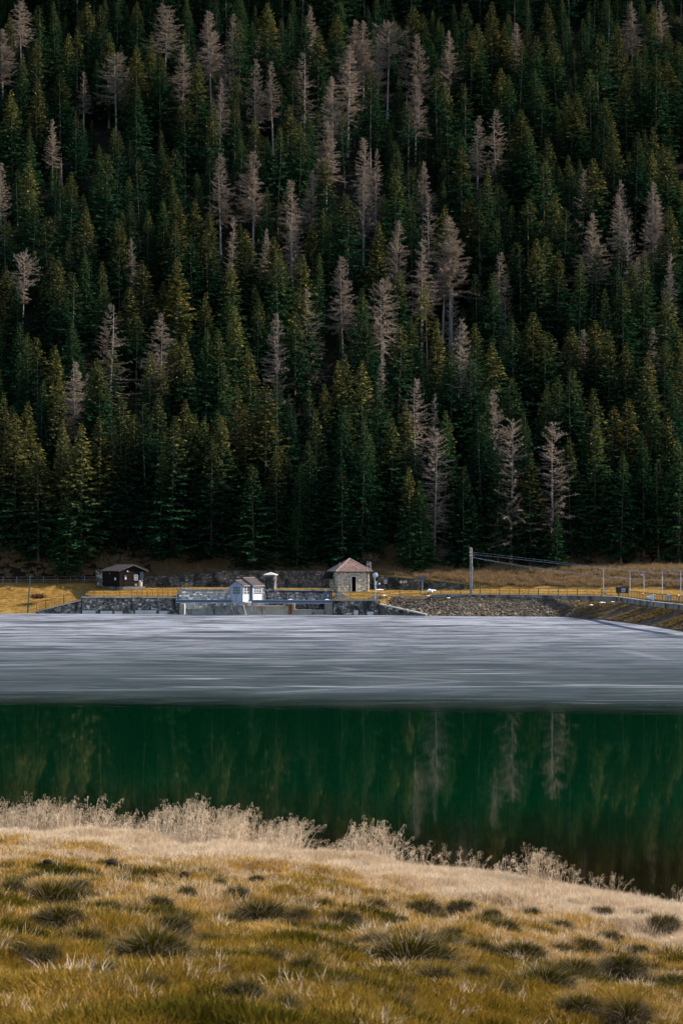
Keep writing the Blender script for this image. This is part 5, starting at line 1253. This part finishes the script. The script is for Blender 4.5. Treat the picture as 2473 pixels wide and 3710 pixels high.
# bushes
def bush(name, lab, p, w, h, mt, seed, n=160):
    rg2 = np.random.default_rng(seed); b = MB(); V = []; Fc = []; T = []
    g_ = empty(name, p)
    for i in range(n):
        a = rg2.uniform(0, 6.28); le = rg2.uniform(.1, 1.2); l = h*rg2.uniform(.5, 1.1); q = np.array([rg2.normal(0, w*.16), rg2.normal(0, w*.12), 0])
        e = q+np.array([math.cos(a)*math.sin(le)*w*.5, math.sin(a)*math.sin(le)*w*.5, math.cos(le*.8)*l])
        for k in range(5):
            t0 = rg2.uniform(.3, 1); s_ = q+(e-q)*t0; d = rg2.normal(0, 1, 3); d = d/np.linalg.norm(d)*rg2.uniform(.12, .3); sd = np.cross(d, rg2.normal(0, 1, 3)); sd = sd/np.linalg.norm(sd)*.035; i0 = len(V)
            V += [tuple(s_-sd), tuple(s_+sd), tuple(s_+d)]; Fc.append((i0, i0+1, i0+2)); T += [(rg2.uniform(.4, 1), rg2.random(), .3)]*3
        if i % 4 == 0: b.tube(q, e, .02, .008, 3)
    b.build('stems', M['bark'], g_); link('twigs', mesh_np('twigs', V, Fc, mt, T), g_); tag(g_, lab, 'bush', 'bushes on the far shore')
M['rust'] = leafy('rusty_leaves', grass_col((.16, .045, .025), (.11, .035, .022), (.2, .08, .04)))
M['umber'] = leafy('umber_twigs', grass_col((.07, .035, .018), (.05, .026, .014), (.1, .055, .03)))
bush('low_bush', 'low dark brown bush lying in the golden field', at(140, 2170, 313), 2.6, .9, M['umber'], 1, 260)
bush('rusty_bush', 'rust-red bush on the slope above the retaining wall', at(1150, 2066, 327), 2.0, 1.4, M['rust'], 2)
bush('bare_bush', 'brown leafless bush on the slope above the white gatehouse', at(925, 2052, 328), 3.2, 1.9, M['brush'], 3, 220)
bush('bare_bush', 'brown leafless bush behind the tiled hut\'s antennas', at(1335, 2048, 327), 3.4, 2.2, M['brush'], 4, 240)
bush('bare_bush', 'brown leafless bush on the slope behind the utility pole', at(1690, 2070, 326), 2.2, 1.7, M['brush'], 5, 180)
bush('grey_bush', 'grey leafless bush at the forest edge above the utility pole', at(1605, 2040, 330), 3.6, 4.2, M['larch'], 6, 200)

# ------------------------------------------------------------------ near meadow: grass, tussocks, tall shore grass
# tussocks: photo survey in a window shown at 1568 px for 2473 px
TUS = [(120,490,150),(140,528,100),(240,505,70),(300,520,60),(350,600,150),(480,585,80),(190,580,100),(395,545,90),(740,497,55),(790,525,70),(740,560,80),(865,580,70),(970,505,80),(1060,500,60),(940,625,185),(860,498,50),(1095,605,90),(1195,612,100),
       (1040,565,60),(1150,550,80),(1380,515,60),(1520,540,80),(1320,650,95),(1250,675,115),(1220,515,40),(1465,600,50),(700,645,70),(600,520,110),(620,625,60),(820,615,80),(170,752,75),(1440,750,110),(1150,700,80),(930,710,50),(40,610,80),(1545,675,80),(1430,640,90),(450,660,60),(520,535,80),(76,437,40),(590,440,35),(30,455,50),(500,450,40),(365,495,60),(660,550,50),
       (545,470,50),(905,545,50),(1130,520,45),(1280,545,60),(1340,590,70),(1000,660,80),(780,690,90),(560,700,80),(350,690,80),(240,660,70),(110,620,60),(1290,600,50),(1400,570,55),(1480,520,50),(1090,660,70),(900,740,90),(650,740,80),(1330,730,90),(430,470,45),(180,455,50),(690,520,45),(1010,530,45)]
def ground_at(px, py):
    "march a sight line down to the meadow"
    lo, hi = 6.0, 62.0; Y = lo
    while Y < hi:
        p = at(px, py, Y)
        if p.z < float(meadow_z(p.x, p.y)): break
        Y += .05
    return p
done = []
for (zx, zy, zw) in TUS:
    px, py, pw = zx*1.5772, 2500+zy*1.5772, zw*1.5772
    p = ground_at(px, py+pw*.12); w = pw/F*p.y
    done.append((p, w, px, py, zw))
G = []
for i in range(3): G.append(src_obj('a_straw', blade_mesh('straw_tuft', 56, .17, .07, .17, .3, 1.0, .004, M['straw'], 40+i)))
for i in range(3): G.append(src_obj('b_gold', blade_mesh('gold_tuft', 60, .17, .05, .13, .35, 1.15, .0042, M['gold'], 50+i)))
for i in range(3): G.append(src_obj('c_olive', blade_mesh('olive_tuft', 66, .18, .045, .115, .35, 1.15, .0045, M['olive'], 60+i)))
for i in range(3): G.append(src_obj('d_moss', blade_mesh('moss_tuft', 70, .20, .05, .15, .3, 1.1, .0045, M['moss'], 66+i)))
rg = np.random.default_rng(77); P = []; I = []; S = []
NT = 72000
Yc = np.sqrt(rg.uniform(8.0**2, 58**2, NT)); Xc = rg.uniform(-.26, .26, NT)*Yc+rg.uniform(-.6, .6, NT)
# a few more in the near part, where the blades are seen one by one
Yn = rg.uniform(9, 30, 24000); Yc = np.concatenate([Yc, Yn]); Xc = np.concatenate([Xc, rg.uniform(-.19, .19, 24000)*Yn])
tt = near_shore(Xc)-Yc; ok = tt > .25
Xc, Yc, tt = Xc[ok], Yc[ok], tt[ok]
Zc = meadow_z(Xc, Yc); keep = Zc > .03; Xc, Yc, Zc, tt = Xc[keep], Yc[keep], Zc[keep], tt[keep]
far_t = np.ones(len(Xc), bool)
for p_, w_t, *_ in done: far_t &= ((Xc-p_.x)**2+((Yc-p_.y))**2) > (.50*w_t)**2
Xc, Yc, Zc, tt = Xc[far_t], Yc[far_t], Zc[far_t], tt[far_t]
pn = vnoise(Xc, Yc, .55, 21)*.6+vnoise(Xc, Yc, 1.7, 22)*.4
dry = smooth(15, 5, tt)                                     # pale towards the shore
val = pn+.75*dry-.34*smooth(22, 36, tt)+rg.normal(0, .11, len(pn))
cls = np.where(val > .80, 0, np.where(val > .40, 1, 2))
cls = np.where((tt > 24) & (cls == 0), np.where(rg.random(len(cls)) < .25, 0, 1), cls)
cls = np.where(rg.random(len(cls)) < np.where(tt > 26, .02, .10), 0, cls)
md = vnoise(Xc, Yc*.8, .8, 24)*.55+vnoise(Xc, Yc, 2.3, 25)*.45+rg.normal(0, .04, len(Xc))
cls = np.where((md > .645+.35*smooth(17, 9, tt)), 3, cls)
idx = cls*3+rg.integers(0, 3, len(cls))
n = len(Xc); rot = np.zeros((n, 3)); rot[:, 2] = rg.uniform(0, 6.28, n); rot[:, 0] = rg.normal(0, .12, n); rot[:, 1] = rg.normal(.05, .12, n)
sz = rg.uniform(.65, 1.25, n)*(.8+.6*(vnoise(Xc, Yc, 1.1, 30)))
o = instancer('meadow_grass', np.column_stack([Xc, Yc, Zc]), rot, np.column_stack([sz, sz, sz]), idx, G)
tag(o, 'short dry meadow grass, pale by the shore and olive-gold nearer')

def tussock(seed, big):
    gm = blade_mesh('green_blades', 2300 if big else 1500, .36, .10, .26, .35, 1.35, .0036, M['tuss'], seed, dome=.20, outward=.9, curl=.7)
    sm = blade_mesh('dead_skirt', 700 if big else 420, .33, .26, .50, 1.0, 1.75, .0036, M['skirt'], seed+1, dome=.13, outward=1.0, curl=.35)
    b = MB(); rg2 = random.Random(seed)
    for ring, (r, z) in enumerate(((.38, -.06), (.36, .08), (.27, .17), (.11, .215))):
        for i in range(12):
            a = 2*math.pi*i/12; q = r*rg2.uniform(.9, 1.1); b.v.append((q*math.cos(a), q*math.sin(a), z)); b.t.append((1, 1, 1))
    for k in range(3):
        for i in range(12): b.f.append((k*12+i, k*12+(i+1) % 12, (k+1)*12+(i+1) % 12, (k+1)*12+i))
    b.f.append(tuple(range(36, 48)))
    return gm, sm, mesh_np('root_mound', b.v, b.f, M['soil'], None, True)
TV = [tussock(100, 1), tussock(110, 1), tussock(120, 0), tussock(130, 0)]
done.sort(key=lambda d: d[3])
SZ = lambda zw: 'large' if zw >= 140 else ('mid-sized' if zw >= 75 else 'small')
seen = {}
WX = [(0, 'at the photo\'s left edge'), (180, 'below the leaning post'), (560, 'below the timber hut'), (800, 'below the footbridge\'s left end'), (1000, 'below the gatehouse'), (1180, 'below the spillway'), (1380, 'below the tiled hut'), (1560, 'below the blue sign'), (1800, 'below the utility pole'), (2080, 'below the rocky bank'), (2330, 'below the lamp posts')]
def wx(px):
    s = WX[0][1]
    for a, b_ in WX:
        if px >= a: s = b_
    return s
cnt = {}
for d in done: cnt[wx(d[2])] = cnt.get(wx(d[2]), 0)+1
for p, w, px, py, zw in done:
    c = wx(px); i = seen.get(c, 0); seen[c] = i+1; nn = cnt[c]
    rk = 'the only one ' if nn == 1 else ((['farthest']+[q+' farthest' for q in NTH[1:]])[i]+' of those ' if i < nn-1 else 'nearest of those ')
    r = empty('grass_tussock', (p.x, p.y, float(meadow_z(p.x, p.y))-.03), R.uniform(0, 6.28))
    gm, sm, cm = TV[R.choice([0, 1]) if zw >= 90 else R.choice([2, 3])]
    s = w/.66; r.scale = (s*1.05, s*.9, min(1.35, max(.6, s*.9)))
    link('green_blades', gm, r); link('dead_skirt', sm, r); link('root_mound', cm, r)
    tag(r, f"{SZ(zw)} green grass tussock, {rk}{c}", 'tussock', 'tussocks scattered over the meadow')

# dark clods lying in the pale grass
for i, (zx, zy, zw, lab) in enumerate([(425, 437, 26, 'black clod of earth in pale grass, largest of the three'), (258, 409, 30, 'flat dark clod of earth in pale grass, middle of the three'), (110, 408, 22, 'small greyish clod of earth in pale grass, leftmost of the three')]):
    p = ground_at(zx*1.5772, 2500+zy*1.5772); w = zw*1.5772/F*p.y
    bm = bmesh.new(); bmesh.ops.create_icosphere(bm, subdivisions=3, radius=.5)
    for q in bm.verts:
        k = 1+.35*(float(vnoise(q.co.x*3+i*5, q.co.y*3+q.co.z*2, 1, 4))-.5); q.co = Vector((q.co.x*w*k, q.co.y*w*k*.8, q.co.z*w*.55*k))
    me = bpy.data.meshes.new('earth_clod'); bm.to_mesh(me); bm.free(); me.materials.append(M['soil'])
    o = link('earth_clod', me, None, (p.x, p.y, float(meadow_z(p.x, p.y))+.10)); tag(o, lab, 'clod', 'clods of earth in the meadow')

# tall pale grass with drooping seed heads along the bank
def stalk_clump(name, n, rad, h, seed, spread=.35):
    rg2 = np.random.default_rng(seed); V = []; Fc = []; T = []
    def rib(p, q, w0, w1, c):
        d = q-p; s = np.cross(d, rg2.normal(0, 1, 3)); s /= (np.linalg.norm(s)+1e-9); k = len(V)
        V.extend([tuple(p-s*w0), tuple(p+s*w0), tuple(q+s*w1), tuple(q-s*w1)]); Fc.append((k, k+1, k+2, k+3)); T.extend([c]*4)
    for i in range(n):
        a = rg2.uniform(0, 6.283); r = rad*math.sqrt(rg2.random())
        p = np.array([r*math.cos(a), r*math.sin(a), -.05]); le = rg2.uniform(.02, spread); az = rg2.uniform(0, 6.283)
        if rg2.random() < .5: az = rg2.normal(.1, .7)
        H = h*rg2.uniform(.55, 1.08); c0 = rg2.uniform(.2, 1.0); c = (c0, rg2.random(), .2)
        segs = 6; pts = [p]
        for s in range(segs):
            e = math.pi/2-le*(1+s*.45); p = p+np.array([math.cos(az)*math.cos(e), math.sin(az)*math.cos(e), math.sin(e)])*H/segs; pts.append(p)
        for s in range(segs): rib(pts[s], pts[s+1], .0062*(1-s*.09), .0062*(1-(s+1)*.09), c)
        if rg2.random() < .6:                  # panicle
            for k in range(int(rg2.integers(9, 16))):
                u = rg2.uniform(.74, 1.0)*segs; s = min(segs-1, int(u)); q = pts[s]+(pts[s+1]-pts[s])*(u-s)
                th = az+rg2.normal(0, 1.0); l1 = rg2.uniform(.03, .11)
                e = q+np.array([math.cos(th)*l1, math.sin(th)*l1, rg2.uniform(-.01, .04)])
                rib(q, e, .002, .002, c)
                g2 = e+np.array([math.cos(th)*.012, math.sin(th)*.012, -rg2.uniform(.03, .07)])
                rib(e, g2, rg2.uniform(.004, .008), .002, (c0, .5, 1))
        if rg2.random() < .6:                  # leaf
            th = rg2.uniform(0, 6.283); s = 1; q = pts[s]; l1 = rg2.uniform(.2, .45)
            e = q+np.array([math.cos(th)*l1*.5, math.sin(th)*l1*.5, l1*.7]); g2 = e+np.array([math.cos(th)*l1*.5, math.sin(th)*l1*.5, -l1*.15])
            rib(q, e, .005, .004, c); rib(e, g2, .004, .001, c)
    return mesh_np(name, V, Fc, M['reed'], T)
SG = [src_obj('stalks', stalk_clump('stalks', 10, .16, 1.0, 200+i, .22+.04*i)) for i in range(6)]
PRX = [-200, 0, 150, 300, 420, 480, 560, 640, 760, 900, 1000, 1100, 1200, 1300, 1400, 1450, 1560, 1700, 1800, 1815, 2473]
PRH = [1.0, 1.1, .95, 1.05, 1.0, .62, .85, 1.3, 1.05, .98, 1.05, .78, .75, .98, 1.12, .75, .70, .62, .5, .0, .0]
P = []; RT = []; S = []
for _ in range(520):
    px = rg.uniform(-120, 1810); h = np.interp(px, PRX, PRH)*rg.uniform(.55, 1.05)
    t = rg.uniform(.5, 4.4); Y = 53.0
    for _k in range(3): X = (px-CX)/F*Y; Y = float(near_shore(X))-t
    if px > 1150 and t > 3.2: continue
    if px > 1420 and rg.random() < .55: continue
    if float(vnoise(px*.016, t*.6, 1, 51)) < .40 and rg.random() < .8: continue
    if rg.random() > (1.0 if px < 1100 else .75): continue
    P.append((X, Y, float(meadow_z(X, Y)))); S.append(h)
for px, h, t in [(1822, .62, 1.6), (1835, .5, 1.4), (1868, .5, 1.3), (1905, .85, 1.5), (1915, .78, 1.3), (1925, .85, 1.7), (1938, .9, 1.5), (1950, .8, 1.2), (1962, .75, 1.6), (1985, .72, 1.4), (2000, .78, 1.5), (2020, .7, 1.3), (2060, .5, 1.4), (2075, .55, 1.2), (2140, .45, 1.2), (2165, .5, 1.3), (2210, .55, 1.2), (2230, .5, 1.2), (2300, .3, 1.2), (2440, .45, .9), (2465, .5, 1.1)]:
    Y = 50.0
    for _k in range(4): X = (px-CX)/F*Y; Y = float(near_shore(X))-t
    P.append((X, Y, float(meadow_z(X, Y)))); S.append(h)
n = len(P); rot = np.zeros((n, 3)); rot[:, 2] = rg.normal(0, .6, n)
S = np.array(S)*1.22
o = instancer('tall_shore_grass', P, rot, np.column_stack([S*.95, S*.95, S]), rg.integers(0, 6, n), SG)
tag(o, 'tall pale dry grass with drooping seed heads on the lake bank')

# fuzz of pale grass at the crest of the bank
P = []
for _ in range(7600):
    px = rg.uniform(-500, 3000); t = rg.uniform(.4, 8); Y = 50.0
    for _k in range(3): X = (px-CX)/F*Y; Y = float(near_shore(X))-t
    z = float(meadow_z(X, Y))
    if z > .05: P.append((X, Y, z))
n = len(P); rot = np.zeros((n, 3)); rot[:, 2] = rg.uniform(0, 6.28, n); s = rg.uniform(.8, 1.4, n)
o = instancer('pale_bank_grass', P, rot, np.column_stack([s, s, s*1.15]), rg.integers(0, 3, n), G[:3])
tag(o, 'thick pale straw grass along the crest of the near bank')

# the same kind of tufts, larger, on the far terraces and the brush slope
FB = [src_obj('a_short', blade_mesh('far_grass_tuft', 40, .55, .18, .42, .2, .9, .035, M['gold'], 300+i)) for i in range(2)]
BB = [src_obj('a_brush', blade_mesh('brush_tuft', 60, .6, .4, .95, .2, 1.0, .03, M['brush'], 310+i)) for i in range(3)]
PA = []; PB = []; smax = CUM[-4]; smin = CUM[1]-14
for _ in range(24000):
    s = rg.uniform(smin, smax); ks = [np.interp(s, CUM, SPR[:, k, 0]) for k in range(9)]
    if rg.random() < .62:
        d = rg.uniform(ks[6], ks[8]-3); x, y, z = loft(s, d); PB.append((x, y, z-.05))
    else:
        d = rg.uniform(ks[3]+.1, ks[5]-.2) if s > CUM[4] else rg.uniform(.6, ks[5]); x, y, z = loft(s, d); PA.append((x, y, z-.05))
for _ in range(5200):
    px = rg.choice([rg.uniform(560, 1060), rg.uniform(1270, 1520), rg.uniform(0, 2473)]); Y = rg.uniform(326.8, 333.5); X = (px-CX)/F*Y; PB.append((X, Y, float(hill_z(X, Y))-.3))
for nm, PP, oo, lab in (('terrace_grass', PA, FB, 'short golden grass on the far terraces'), ('brush_slope', PB, BB, 'brown dead brush on the slope below the forest')):
    n = len(PP); rot = np.zeros((n, 3)); rot[:, 2] = rg.uniform(0, 6.28, n); s = rg.uniform(.6, 1.15, n)
    o = instancer(nm, PP, rot, np.column_stack([s, s, s*(1.0 if nm == 'brush_slope' else .55)]), rg.integers(0, len(oo), n), oo); tag(o, lab)
